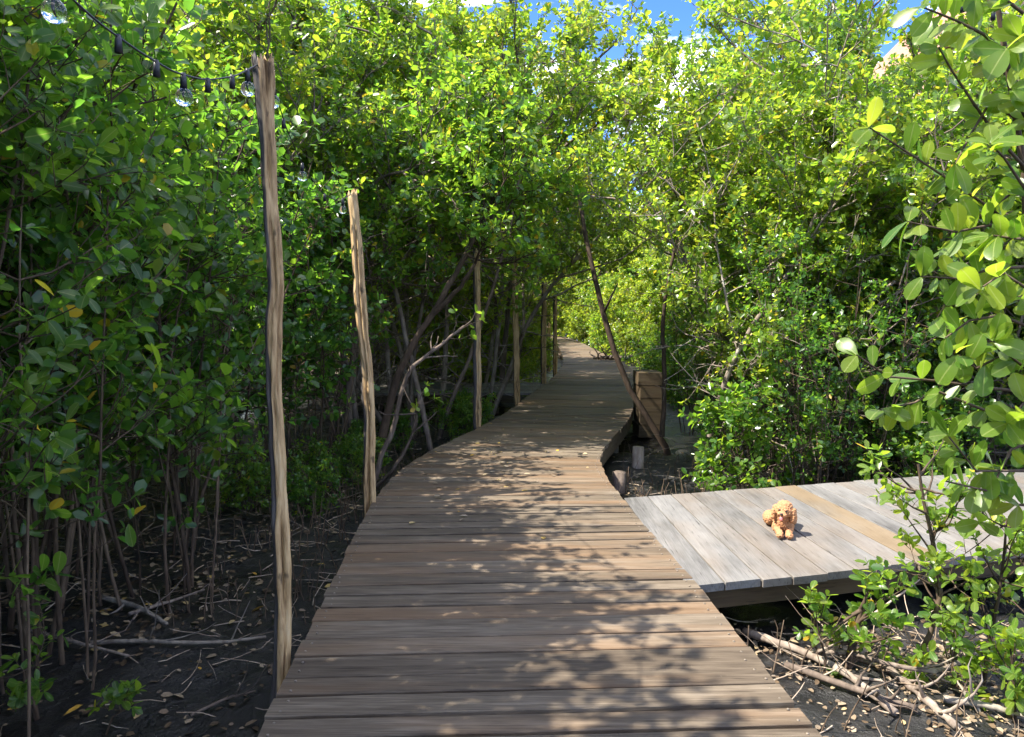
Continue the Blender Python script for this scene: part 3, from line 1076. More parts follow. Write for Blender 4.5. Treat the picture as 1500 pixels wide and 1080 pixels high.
def scatter(zone, n, dmin, taken, tries=4000):
    out_ = []
    for _ in range(tries):
        if len(out_) >= n:
            break
        x, y = zone(rnd)
        if all((x - a) ** 2 + (y - b) ** 2 > dmin ** 2 for a, b in taken):
            taken.append((x, y))
            out_.append((x, y))
    return out_


taken = [(a[0], a[1]) for a in NEAR]
# saplings behind them
for x, y in scatter(lambda r: (r.uniform(-7.5, -2.3), r.uniform(3.0, 9.0)), 31, .68, taken):
    pr = rnd.choice(SAP + SAPBARE)
    pr.place('mangrove_sapling', x, y, 'slender stemmed mangrove in the dark thicket behind the nearest post', 'mangrove',
             'slender mangroves in the dark left thicket', rnd.uniform(0, 6.3), rnd.uniform(.95, 1.12) * min(1.4, 1 + max(0, -2.4 - x) * .12))
# trees left of the frame that throw shade on the near boards
for x, y in [(-3.1, 1.5), (-2.5, 0.3), (-2.6, -.8), (-3.3, .6), (-3.3, 1.9), (-4.2, 2.6), (-4.4, 1.2), (-3.6, -.5), (-5.2, 3.4), (-5.4, 1.9), (-2.95, 3.1), (-2.6, .8), (-3.0, 4.3), (-2.9, -.2)]:
    rnd.choice(SAP).place('mangrove_sapling', x, y, 'leafy mangrove standing left of the near boards, mostly out of view', 'mangrove',
                          'mangroves left of the near boards', rnd.uniform(0, 6.3), rnd.uniform(1.15, 1.3) * min(1.45, 1 + max(0, -2.4 - x) * .14))
# taller trees behind the left thicket
for x, y in scatter(lambda r: (lambda yy: (r.uniform(XL(yy) - 6.5, XL(yy) - 1.35), yy))(r.uniform(6.8, 12.5)), 20, 1.05, taken):
    rnd.choice(TRE).place('mangrove_tree', x, y, 'crooked grey mangrove tree among the bare branches left of the boardwalk', 'tree',
                          'mangrove trees behind the left posts', rnd.uniform(0, 6.3), rnd.uniform(.98, 1.18))
for x, y in scatter(lambda r: (lambda yy: (r.uniform(XL(yy) - 7, XL(yy) - 1.1), yy))(r.uniform(12.5, 20.5)), 16, 1.3, taken):
    rnd.choice(TRE).place('mangrove_tree', x, y, 'distant mangrove tree along the left of the boardwalk beyond the third post', 'tree',
                          'distant mangrove trees on the left', rnd.uniform(0, 6.3), rnd.uniform(1.05, 1.3))
for x, y in scatter(lambda r: (r.uniform(-20, -6.5), r.uniform(8, 30)), 30, 1.6, taken):
    rnd.choice(BSH + FAR).place('mangrove_bush', x, y, 'mangrove deep in the forest on the left, glimpsed between the stems', 'tree',
                          'mangroves deep in the left forest', rnd.uniform(0, 6.3), rnd.uniform(.9, 1.2))
for x, y in scatter(lambda r: (lambda yy: (r.uniform(XL(yy) - 7.5, XL(yy) - 1.9), yy))(r.uniform(15.8, 26)), 16, 1.1, taken):
    rnd.choice(FAR).place('mangrove_bush', x, y, 'leafy mangrove bush behind the left landing and the farther posts', 'mangrove',
                          'mangrove bushes behind the left landing', rnd.uniform(0, 6.3), rnd.uniform(.65, .95))
for q in range(13):
    yy = 16.3 + q * 1.35
    FAR[q % 3].place('mangrove_bush', XL(yy) - 1.0 - rnd.uniform(0, .35), yy, 'low mangrove bush close along the left edge of the far boardwalk', 'mangrove',
                     'low bushes along the left of the far boardwalk', rnd.uniform(0, 6.3), rnd.uniform(.42, .58))
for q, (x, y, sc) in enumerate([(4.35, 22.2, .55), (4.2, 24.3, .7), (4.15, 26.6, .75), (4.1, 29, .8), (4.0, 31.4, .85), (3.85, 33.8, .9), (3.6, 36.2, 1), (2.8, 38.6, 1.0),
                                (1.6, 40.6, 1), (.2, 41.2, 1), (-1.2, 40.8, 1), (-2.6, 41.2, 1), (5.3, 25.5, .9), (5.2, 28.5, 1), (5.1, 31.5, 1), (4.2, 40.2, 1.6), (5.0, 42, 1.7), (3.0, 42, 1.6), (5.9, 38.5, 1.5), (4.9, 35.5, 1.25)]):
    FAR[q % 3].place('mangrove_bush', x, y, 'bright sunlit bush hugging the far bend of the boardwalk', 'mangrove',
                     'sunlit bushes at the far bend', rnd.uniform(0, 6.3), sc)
    taken.append((x, y))
# trees that arch over the boardwalk
for x, y, tx, ty, sc, lab in [(-1.25, 11.2, .05, .22, 1.04, 'mangrove tree arching over the boardwalk from the left behind the third post'),
                              (-.55, 13.0, .0, .22, 1.04, 'mangrove tree leaning over the boardwalk behind the fourth post'),
                              (-.35, 15.8, .0, .22, 1.15, 'mangrove tree leaning over the boardwalk behind the fifth post'),
                              (3.9, 12.8, .04, -.26, 1.04, 'mangrove tree leaning over the boardwalk from behind the timber stack'),
                              (4.7, 15.5, 0, -.24, 1.2, 'farther mangrove tree arching over the boardwalk from the right'),
                              (4.6, 17.6, 0, -.2, 1.4, 'tall mangrove tree leaning from the right over the middle of the far boardwalk'),
                              (5.8, 19.5, 0, -.18, 1.3, 'farthest mangrove tree arching over the boardwalk from the right')]:
    rnd.choice(TRE).place('mangrove_tree', x, y, lab, 'tree', 'mangrove trees arching over the boardwalk', rnd.uniform(0, 6.3), sc, (tx, ty))
    taken.append((x, y))
for x, y, sc in [(6.3, 24, 1.2), (7.6, 21.5, 1.2), (5.6, 40, 1.5), (3.2, 44, 1.7), (.6, 45.5, 1.75), (7.6, 35, 1.5), (6.6, 29.5, 1.3), (-2.0, 44.5, 1.7)]:
    rnd.choice(TRE).place('mangrove_tree', x, y, 'tall mangrove rising behind the sunlit bushes at the far bend', 'tree',
                          'tall mangroves behind the far bend', rnd.uniform(0, 6.3), sc)
    taken.append((x, y))
for x, y, sc, lab in [(3.9, 10.9, .98, 'tall mangrove rising above the bushes nearest the leaning pole'), (5.2, 11.6, 1.05, 'tall mangrove rising above the middle of the right hand bushes')]:
    rnd.choice(TRE).place('mangrove_tree', x, y, lab, 'tree', 'tall mangroves behind the platform', rnd.uniform(0, 6.3), sc)
    taken.append((x, y))
# right hand wall of sunlit bushes
pts_ = scatter(lambda r: (lambda yy: (r.uniform(max(2.35, XR(yy) + 1.85), 8.6), yy))(r.uniform(8.3, 13)), 28, .95, taken)
front = sorted(p for p in pts_ if p[1] < 6.9 + .28 * p[0] + 1.6)
for x, y in pts_:
    fr = (x, y) in front
    lab = ('sunlit yellow green mangrove behind the platform, %s from the boardwalk in the front row' % ORD[front.index((x, y))]) if fr else \
        'sunlit mangrove in the rows farther behind the grey platform'
    rnd.choice(BSH).place('mangrove_bush', x, y, lab, 'mangrove', 'sunlit mangroves behind the platform' if fr else 'mangroves farther behind the platform',
                          rnd.uniform(0, 6.3), (rnd.uniform(.9, 1.04) if fr else rnd.uniform(1.0, 1.2)) * (.8 if x > 4.8 else 1))
pts_ = sorted(scatter(lambda r: (r.uniform(2.3, 7.5), r.uniform(6.9, 9.6)), 22, .62, [p for p in taken if p[1] > 8.0][:0] + []))
pts_ = [p for p in pts_ if p[1] > 6.35 + .28 * (p[0] - .9) + .45 and p[0] > XR(p[1]) + 1.55]
for q, (x, y, sc, lab) in enumerate([(2.75, 8.35, .6, 'small leafy mangrove on the mud between the leaning pole and the platform corner'),
                                      (2.75, 9.5, .80, 'slender mangrove just right of the base of the leaning pole'),
                                      (3.05, 7.75, .72, 'leafy mangrove at the far platform edge straight behind the dog'),
                                      (2.75, 11.6, .70, 'slender mangrove right behind the timber stack')]):
    SAPR[q % 3].place('mangrove_sapling', x, y, lab, 'mangrove', 'slender mangroves along the far platform edge', rnd.uniform(0, 6.3), sc)
for q, (x, y) in enumerate(pts_):
    SAPR[q % 3].place('mangrove_sapling', x, y, 'slender many stemmed mangrove at the far platform edge, %s from the boardwalk' % ORD[q], 'mangrove',
                      'slender mangroves along the far platform edge', rnd.uniform(0, 6.3), rnd.uniform(.75, 1.0))
for x, y in scatter(lambda r: (lambda yy: (r.uniform(XR(yy) + 2.0, XR(yy) + 10), yy))(r.uniform(13, 26)), 22, 1.5, taken):
    rnd.choice(BSH + TRE[:2]).place('mangrove_tree', x, y, 'distant mangrove along the right of the boardwalk past the leaning pole', 'tree',
                                    'distant mangroves on the right', rnd.uniform(0, 6.3), rnd.uniform(.9, 1.1))
for x, y in scatter(lambda r: (r.uniform(-10, 16), r.uniform(27, 48)), 60, 1.35, taken):
    if (XL(min(y, 38)) - 1.3 < x < XR(min(y, 38)) + 1.25 and y < 37.6) or (y > 36 and x < 2.2 and y < 39.5):
        continue
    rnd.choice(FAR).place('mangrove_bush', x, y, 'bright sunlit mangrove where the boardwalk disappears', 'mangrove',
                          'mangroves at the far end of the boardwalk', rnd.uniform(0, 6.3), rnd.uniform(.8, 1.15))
# low shrubs
pts_ = sorted(p for p in scatter(lambda r: (lambda yy: (r.uniform(1.35 + .06 * (yy - 7), 6.0), yy))(r.uniform(6.7, 9.2)), 16, .55, taken)
              if not (p[1] < 6.35 + .28 * (p[0] - .9) + .3 or p[0] < XR(p[1]) + 1.6))
for q, (x, y) in enumerate(pts_):
    rnd.choice(LOW).place('low_shrub', x, y, 'knee high glossy green shrub beyond the platform edge, %s counting from the boardwalk' % ORD[min(q, 19)], 'shrub',
                          'low shrubs along the far edge of the platform', rnd.uniform(0, 6.3), rnd.uniform(.6, 1.0))
pts_ = sorted(scatter(lambda r: (lambda yy: (XL(yy) - r.uniform(.5, 1.6), yy))(r.uniform(6.5, 13)), 11, .5, taken), key=lambda p: p[1])
for q, (x, y) in enumerate(pts_):
    rnd.choice(LOW).place('low_shrub', x, y, 'small dark shrub left of the boardwalk, %s counting from the split post' % ORD[q], 'shrub',
                          'low shrubs along the left of the boardwalk', rnd.uniform(0, 6.3), rnd.uniform(.35, .6))
for x, y in scatter(lambda r: (lambda yy: (XR(yy) + r.uniform(.6, 1.8), yy))(r.uniform(13.5, 32)), 16, .6, taken):
    rnd.choice(LOW).place('low_shrub', x, y, 'bright small shrub along the right of the far boardwalk', 'shrub',
                          'low shrubs along the right of the far boardwalk', rnd.uniform(0, 6.3), rnd.uniform(.6, 1.0))


# --- single trees with trunks of their own shape
def custom_tree(name, P, r0, r1, label, cat, seed, f0, nbr, bark, crown=1.0, limbs=(), nleaf=9, tint=.5, group=None):
    T = Tree(seed)
    r_ = T.r
    base = np.array([P[0].x, P[0].y, GZ])
    mb = MB()
    def dense(Q):
        Q = np.array([list(p) for p in Q]) - base
        t0 = np.linspace(0, 1, len(Q)); t1 = np.linspace(0, 1, len(Q) * 4)
        C = np.column_stack([np.interp(t1, t0, Q[:, a]) for a in range(3)])
        k = np.array([.25, .5, .25])
        for _ in range(4):
            for a in range(3):
                C[1:-1, a] = np.convolve(C[:, a], k, 'valid')
        C[1:-1] += r_.normal(0, .006, (len(C) - 2, 3))
        return C
    A = dense(P)
    mb.tube(A, np.linspace(r0, r1, len(A)) * r_.uniform(.92, 1.08, len(A)), 9, cap=False)
    T.stems.append(mb)
    mains = [A]
    for L in limbs:
        L_ = dense(L)
        mb.tube(L_, np.linspace(r0 * .7, r1 * .7, len(L_)), 7, cap=False)
        mains.append(L_)
    for A in mains:
        for f in r_.uniform(f0, .98, nbr):
            p, td = at_frac(A, f)
            d = unit(td * .6 + r_.normal(0, .6, 3) + np.array([0, 0, .4]))
            B = grow(r_, p, d, 1.1 * crown * r_.uniform(.6, 1.2), 6, .14, .08)
            mb.tube(B, np.linspace(r1 * .8, .004, len(B)), 5, cap=False)
            if crown > .3:
                T.shoots_on(B, 6, .3, .22, 0)
                for g_ in r_.uniform(.3, .95, 4):
                    q, bd = at_frac(B, g_)
                    S = grow(r_, q, bd + r_.normal(0, .6, 3), .5 * crown * r_.uniform(.6, 1.2), 4, .15, .05)
                    mb.tube(S, np.linspace(.007, .003, len(S)), 4, cap=False)
                    T.shoots_on(S, 7, .2, .2, 0)
        T.shoots_on(A, 3, .9, .2, 0)
    lv = T.build(nleaf, .085, None, tint, .2, .03, .003, .5)
    root = thing(name, base, label, cat, group)
    mb.build('trunk', bark, root)
    link('crown', leaves_mesh('crown', *lv, M['leaf']), root)
    return root


custom_tree('mangrove_tree', [px(560, 640, 8.6), px(578, 560, 8.6), px(600, 510, 8.6), px(640, 450, 8.7), px(690, 360, 8.8), px(725, 290, 9), px(750, 215, 9.2)], .05, .018,
            'dark mangrove trunk leaning right toward the boardwalk between the split post and the third post', 'tree', 71, .62, 9, M['bark_stem'],
            limbs=[[px(625, 470, 8.7), px(665, 430, 8.6), px(690, 400, 8.5), px(720, 330, 8.5)]])
custom_tree('mangrove_tree', [px(535, 765, 7.4), px(550, 690, 7.4), px(578, 625, 7.4), px(588, 570, 7.4), px(600, 540, 7.4), px(640, 510, 7.5), px(680, 478, 7.6)], .030, .013,
            'pale grey curved mangrove trunk bending low beside the split post', 'tree', 72, .6, 5, M['bark'], .28,
            limbs=[[px(545, 720, 7.4), px(575, 690, 7.3), px(605, 640, 7.2), px(612, 590, 7.2)]], nleaf=5)
custom_tree('mangrove_tree', [px(640, 700, 9.6), px(610, 560, 9.6), px(580, 430, 9.5), px(560, 340, 9.4), px(590, 270, 9.2), px(650, 240, 9.0)], .036, .016,
            'grey mangrove with bare limbs reaching right above the split post', 'tree', 73, .6, 8, M['bark'],
            limbs=[[px(575, 330, 9.4), px(540, 262, 9.2), px(600, 250, 8.9), px(640, 235, 8.7)]])
custom_tree('mangrove_tree', [px(735, 560, 13.6), px(745, 430, 13.6), px(765, 300, 13.4), px(800, 190, 13.2), px(850, 110, 13.0), px(905, 60, 12.8)], .05, .016,
            'bent mangrove whose airy crown crosses the sky gap from the left', 'tree', 81, .5, 8, M['bark'], 1.0, tint=.66,
            limbs=[[px(775, 270, 13.3), px(830, 210, 13.0), px(880, 180, 12.8)]])
RG = 'leaning grey mangroves behind the platform'
custom_tree('mangrove_tree', [px(1060, 625, 8.1), px(1110, 560, 8.1), px(1200, 500, 8.1), px(1290, 450, 8.1), px(1400, 400, 8.1), px(1520, 330, 8.1)], .030, .018,
            'grey mangrove trunk slanting low to the right behind the platform', 'tree', 74, .5, 9, M['bark'], group=RG,
            limbs=[[px(1240, 478, 8.1), px(1310, 410, 8.0), px(1400, 370, 8.0), px(1450, 330, 8.0)]], tint=.62)
custom_tree('mangrove_tree', [px(1040, 640, 8.3), px(1065, 540, 8.2), px(1120, 450, 8.1), px(1170, 380, 8.1), px(1200, 300, 8.1)], .032, .014,
            'grey mangrove trunk slanting up to the right near the leaning pole', 'tree', 75, .6, 7, M['bark'], group=RG, tint=.62)
custom_tree('mangrove_tree', [px(970, 640, 9.6), px(975, 560, 9.6), px(968, 470, 9.6), px(985, 380, 9.6), px(1000, 290, 9.6), px(1010, 200, 9.6)], .034, .014,
            'slim upright dark mangrove trunk just right of the leaning pole', 'tree', 76, .68, 6, M['bark_stem'], group=RG, tint=.62)

# ------------------------------------------------------------------ foreground bush at the right
T = Tree(91)
r_ = T.r
base = np.array([1.95, 2.05, GZ])
stem_mbs = []
def fg_poly(pts, d0, d1):
    n = len(pts)
    return np.array([list(px(x, y, d0 + (d1 - d0) * i / (n - 1))) for i, (x, y) in enumerate(pts)]) - base
main = [np.vstack([[0, 0, -.1], fg_poly([(1620, 900), (1545, 700), (1510, 480), (1500, 250), (1470, 60), (1440, -120)], 2.0, 1.85)]),
        np.vstack([[.05, -.03, -.1], fg_poly([(1700, 800), (1600, 450), (1540, 150), (1500, -100)], 1.75, 1.7)])]
for Pm in main:
    mb = MB()
    mb.tube(Pm, np.linspace(.013, .005, len(Pm)), 7, cap=False)
    T.stems.append(mb)
FG = [([(1500, 345), (1450, 305), (1400, 270), (1340, 230), (1275, 188)], 1.95, 1.85), ([(1505, 250), (1460, 200), (1425, 150), (1395, 105), (1375, 70)], 1.9, 1.8),
      ([(1515, 575), (1440, 568), (1370, 558), (1300, 552), (1255, 520)], 1.95, 1.8), ([(1515, 620), (1440, 600), (1370, 572), (1340, 590), (1290, 600)], 1.95, 1.85),
      ([(1510, 480), (1465, 462), (1420, 470), (1385, 495)], 1.9, 1.8), ([(1510, 390), (1450, 395), (1400, 408), (1350, 405)], 1.9, 1.8),
      ([(1520, 690), (1470, 690), (1430, 690), (1390, 640)], 1.95, 1.85), ([(1530, 740), (1490, 740), (1450, 720), (1385, 705)], 1.95, 1.85),
      ([(1490, 90), (1440, 50), (1400, 30), (1350, 10)], 1.85, 1.75), ([(1500, 180), (1450, 150), (1420, 200), (1400, 240)], 1.9, 1.8),
      ([(1500, 330), (1450, 330), (1400, 340), (1330, 325)], 1.9, 1.82), ([(1525, 640), (1480, 660), (1450, 720), (1435, 765)], 1.95, 1.9),
      ([(1500, 20), (1460, -10), (1420, -20)], 1.8, 1.8), ([(1515, 530), (1470, 520), (1430, 540), (1405, 520)], 1.85, 1.8),
      ([(1560, 300), (1510, 290), (1470, 230), (1450, 210)], 1.75, 1.7), ([(1560, 430), (1500, 420), (1470, 400), (1440, 420)], 1.75, 1.7),
      ([(1530, 110), (1490, 120), (1460, 100), (1420, 60)], 1.95, 1.9), ([(1540, 210), (1500, 170), (1480, 130)], 1.85, 1.8), ([(1530, 350), (1490, 350), (1455, 345)], 1.8, 1.8),
      ([(1540, 470), (1500, 440), (1470, 440)], 1.9, 1.85), ([(1530, 560), (1490, 530), (1455, 500)], 1.8, 1.78), ([(1540, 600), (1500, 590), (1475, 620)], 1.85, 1.8),
      ([(1540, 40), (1500, 50), (1475, 70)], 1.8, 1.75), ([(1540, 520), (1490, 500), (1440, 500), (1410, 470)], 2.0, 1.95), ([(1530, 285), (1480, 285), (1430, 320), (1395, 365)], 1.95, 1.9),
      ([(1540, 480), (1640, 420), (1740, 400)], 2.0, 2.1), ([(1505, 260), (1600, 190), (1700, 170)], 1.95, 2.0), ([(1600, 450), (1720, 300), (1820, 250)], 1.75, 1.9),
      ([(1545, 690), (1650, 620), (1750, 600)], 2.0, 2.15), ([(1540, 150), (1640, 60), (1720, 40)], 1.7, 1.75)]
fp, fd, fn_, fs, ft = [], [], [], [], []
for pts, d0, d1 in FG:
    B = fg_poly(pts, d0, d1)
    T.stems[0].tube(B, np.linspace(.0045, .002, len(B)), 5, cap=False)
    nlf = 8
    for f in np.linspace(.25, 1.0, nlf):
        p, td = at_frac(B, min(f, .999))
        for s_ in (-1, 1):
            if r_.random() < .12:
                continue
            az = r_.uniform(0, 6.28)
            sd2 = unit(np.cross(td, np.array([math.cos(az), math.sin(az), .3])) * s_)
            fp.append(p + td * r_.uniform(-.012, .012)); fd.append(unit(sd2 + td * .5 + np.array([0, -.1, .1])))
            fn_.append(unit(np.array([-.35, -.55, .6]) + r_.normal(0, .55, 3)))
            fs.append(r_.uniform(.044, .078)); ft.append(float(np.clip(r_.normal(.68, .18), .1, .89)))
    for s_ in range(2):
        fp.append(B[-1]); fd.append(unit(B[-1] - B[-2] + r_.normal(0, .4, 3))); fn_.append(unit(np.array([-.3, -.6, .6]) + r_.normal(0, .4, 3)))
        fs.append(r_.uniform(.06, .085)); ft.append(.7)
fg = thing('mangrove_bush', base, 'bright large leaved mangrove branches reaching in from the right edge, closest to the camera', 'mangrove')
for mb in T.stems:
    mb.build('stem', M['bark_stem'], fg)
leaf_objects(np.array(fp), np.array(fd), np.array(fn_), np.array(fs), np.array(ft), fg)


def small_plant(name, pts, d, label, cat, seed, r0, nbr, lsz, tint, group=None, f0=.35, Lb=(.15, .4)):
    T = Tree(seed)
    r_ = T.r
    P = np.array([list(px(x, y, d)) for x, y in pts])
    bs = np.array([P[0, 0], P[0, 1], ground_h(P[0, 0], P[0, 1])])
    P = P - bs
    P[0, 2] = -.05
    mb = MB()
    mb.tube(P, np.linspace(r0, r0 * .4, len(P)), 6, cap=False)
    T.stems.append(mb)
    for f in r_.uniform(f0, 1, nbr):
        p, td = at_frac(P, min(f, .99))
        B = grow(r_, p, unit(r_.normal(0, .7, 3) + np.array([0, -.1, .35])), r_.uniform(*Lb), 4, .15, .08)
        mb.tube(B, np.linspace(r0 * .45, .0018, len(B)), 4, cap=False)
        T.shoots_on(B, 3, .4, .08, 0, .7, .4)
    lv = T.build(6, lsz, None, tint, .2, .02, .0018, .7)
    root = thing(name, bs, label, cat, group)
    mb.build('stem', M['bark_stem'], root)
    P_, D_, N_, S_, t_ = lv
    k = min(280, len(P_))
    leaf_objects(P_[:k], D_[:k], N_[:k], S_[:k], t_[:k], root)
    if len(P_) > k:
        o = link('foliage', leaves_mesh('foliage', P_[k:], D_[k:], N_[k:], S_[k:], t_[k:], M['leaf']), root)
        o['kind'] = 'stuff'
    return root


small_plant('young_mangrove', [(1325, 1000), (1362, 930), (1378, 870), (1368, 800), (1352, 730), (1345, 680)], 3.9,
            'bright young mangrove with a curved stem in front of the platform edge', 'mangrove', 95, .016, 20, .062, .66, f0=.22)
small_plant('young_mangrove', [(1440, 1000), (1450, 940), (1462, 880), (1470, 820), (1475, 760)], 3.8,
            'bright young mangrove at the right edge in front of the platform', 'mangrove', 96, .012, 24, .060, .68, f0=.15)
small_plant('stump_shoots', [(1248, 1010), (1243, 975), (1252, 930), (1262, 890)], 3.95,
            'leafy shoots sprouting from a cut stump below the platform front', 'shrub', 97, .03, 16, .062, .55, f0=.3, Lb=(.1, .28))
small_plant('young_mangrove', [(1395, 1050), (1400, 1010), (1394, 975), (1400, 950)], 3.75,
            'bushy bright green seedling between the curved stem and the right edge', 'mangrove', 104, .010, 18, .058, .68, f0=.2, Lb=(.1, .28))
small_plant('young_mangrove', [(1490, 1050), (1485, 1000), (1480, 950)], 3.5,
            'low leafy seedling in the bottom right corner', 'mangrove', 105, .008, 9, .06, .6, f0=.2, Lb=(.08, .2))
small_plant('young_mangrove', [(1205, 1000), (1210, 965), (1200, 930), (1195, 905)], 3.9,
            'small green seedling left of the cut stump, near the boardwalk edge', 'mangrove', 98, .008, 4, .06, .5, f0=.5, Lb=(.06, .15))
small_plant('young_mangrove', [(150, 1080), (165, 1050), (200, 1030)], 3.4,
            'small seedling on the dark mud at the bottom left', 'mangrove', 99, .006, 4, .055, .45, f0=.4, Lb=(.06, .16))
small_plant('young_mangrove', [(40, 1075), (45, 1020), (55, 960)], 3.3,
            'seedling with dark green leaves in the bottom left corner', 'mangrove', 101, .006, 5, .06, .35, f0=.4, Lb=(.06, .18))

# ------------------------------------------------------------------ dead wood, roots and litter
def rod(name, pts, r0, r1, label, cat, mat, group=None, seed=0, side=0):
    """a stick or root lying on the mud: pts are (x, y, height above the ground)"""
    r_ = np.random.default_rng(seed)
    A = np.array([[x, y, ground_h(x, y) + h] for x, y, h in pts])
    t0 = np.linspace(0, 1, len(A)); t1 = np.linspace(0, 1, len(A) * 5)
    C = np.column_stack([np.interp(t1, t0, A[:, a]) for a in range(3)])
    for _ in range(3):
        for a in range(3):
            C[1:-1, a] = np.convolve(C[:, a], [.25, .5, .25], 'valid')
    C[1:-1] += r_.normal(0, r0 * .10, (len(C) - 2, 3))
    mb = MB()
    mb.tube(C, np.linspace(r0, r1, len(C)) * r_.uniform(.88, 1.12, len(C)), 8)
    for _ in range(side):
        p, td = at_frac(C, r_.uniform(.2, .9))
        B = grow(r_, p, td + r_.normal(0, .7, 3) + np.array([0, 0, .3]), r_.uniform(.12, .4), 5, .2)
        mb.tube(B, np.linspace(r1 * .7, .0015, len(B)), 5, cap=False)
    o = mb.build(name, mat, None, loc=C.mean(0))
    return tag(o, label, cat, group)


def gp(x, y):
    """where the ray of a pixel meets the ground"""
    d = FPX * (CAM_H - GZ) / (y - 446)
    p = px(x, y, d)
    return p.x, p.y


RT = 'roots and fallen limbs right of the near boards'
for q, (pp, r0, r1, lab) in enumerate([
        ([(1090, 950, .05), (1150, 975, .05), (1225, 1010, .04), (1310, 1079, .03)], .026, .018, 'grey fallen limb slanting from under the platform to the bottom edge'),
        ([(1180, 985, .03), (1240, 1000, .06), (1300, 1035, .10), (1370, 1040, .10), (1420, 1000, .05), (1435, 970, 0)], .014, .010, 'curved dark root looping over the litter right of the stump'),
        ([(1150, 1000, .03), (1260, 1050, .05), (1340, 1079, .04)], .018, .016, 'thick short root lying below the cut stump'),
        ([(1380, 1060, .03), (1440, 1068, .04), (1500, 1078, .03)], .018, .014, 'pale branch on the litter at the bottom right corner'),
        ([(1290, 1010, .03), (1350, 1060, .02), (1400, 1100, .02)], .02, .018, 'weathered split branch between the looping root and the bottom edge'),
        ([(1170, 945, .02), (1250, 960, .08), (1330, 930, .2), (1390, 900, .34)], .009, .004, 'forked pale dry branch sticking up in front of the platform beam')]):
    rod('fallen_branch', [(*gp(x, y), h) for x, y, h in pp], r0, r1, lab, 'branch', M['bark_pale'] if q == 3 else M['twig'] if q == 5 else M['bark'], RT, q, 4)
LT = 'fallen sticks on the left mud'
for q, (pp, r0, r1, lab) in enumerate([
        ([(130, 970, .02), (200, 972, .03), (310, 965, .03), (390, 950, .02)], .014, .008, 'long pale stick lying across the left mud beside the nearest post'),
        ([(150, 900, .04), (200, 912, .05), (245, 940, .03)], .016, .012, 'short thick grey stick on the left mud among yellow leaves'),
        ([(190, 925, .03), (260, 900, .06), (300, 885, .05)], .012, .006, 'thin stick crossing the short grey stick on the mud'),
        ([(280, 1070, .02), (330, 1056, .03), (375, 1045, .02)], .009, .005, 'thin bent stick near the bottom of the left mud'),
        ([(20, 940, .03), (110, 975, .04), (190, 990, .02)], .012, .007, 'dark stick on the mud below the sheaf of stems')]):
    rod('fallen_branch', [(*gp(x, y), h) for x, y, h in pp], r0, r1, lab, 'stick', M['bark_pale'] if q in (0, 1) else M['bark'], LT, 40 + q, 3)
# dry twig heap under the front of the platform
mb = MB()
r_ = np.random.default_rng(6)
hb = np.array([2.15, 4.05, GZ])
for _ in range(50):
    c = np.array([r_.normal(0, .28), r_.normal(0, .16), .02])
    d = unit(np.array([r_.normal(0, .8), r_.normal(-.2, .6), r_.uniform(.1, .9)]))
    B = grow(r_, c, d, r_.uniform(.2, .6), 5, .12, -.02)
    mb.tube(B, np.linspace(r_.uniform(.002, .0045), .0012, len(B)), 4, cap=False)
o = mb.build('brush_heap', M['twig'], None, loc=None)
o.location = hb
tag(o, 'tangled heap of dry brown twigs under the platform front', 'brushwood', kind='stuff')

# the driftwood snag at the far right of the boardwalk
mb = MB()
sb = np.array([2.72, 21.6, 0.0])
for _ in range(14):
    c = np.array([r_.normal(0, .22), r_.normal(0, .1), .03])
    B = grow(r_, c, (r_.normal(0, 1), r_.normal(0, .4), r_.uniform(.0, .7)), r_.uniform(.25, .6), 5, .25, 0)
    mb.tube(B, np.linspace(.028, .008, len(B)), 6)
mb.tube([(-.45, 0, .05), (-.1, .04, .07), (.25, 0, .06), (.6, .06, .05)], [.03, .05, .055, .03], 8)
o = mb.build('driftwood', M['bark'], None)
o.location = sb
tag(o, 'dark tangled driftwood snag lying at the right edge of the far boardwalk', 'driftwood')


def litter(name, zones, n, size, tlo, thi, mat, label, onz=None, flat=.35, seed=1):
    r_ = np.random.default_rng(seed)
    P = []
    w = np.array([(z[1] - z[0]) * (z[3] - z[2]) * z[4] for z in zones])
    for z, c in zip(zones, (n * w / w.sum()).astype(int)):
        x, y_ = r_.uniform(z[0], z[1], c), r_.uniform(z[2], z[3], c)
        for a, b in zip(x, y_):
            if onz is None:
                P.append((a, b, ground_h(a, b) + r_.uniform(.004, .02)))
            elif XL(b) + .05 < a < XR(b) - .05:
                P.append((a, b, onz + .006))
    P = np.array(P)
    k = len(P)
    az = r_.uniform(0, 6.28, k)
    D = np.column_stack([np.cos(az), np.sin(az), r_.normal(0, flat * .5, k)])
    Nn = np.column_stack([r_.normal(0, flat, k), r_.normal(0, flat, k), np.ones(k)])
    o = link(name, leaves_mesh(name, P, D, Nn, size * r_.uniform(.25, 1.35, k), r_.uniform(tlo, thi, k), mat))
    return tag(o, label, 'leaf litter', kind='stuff')


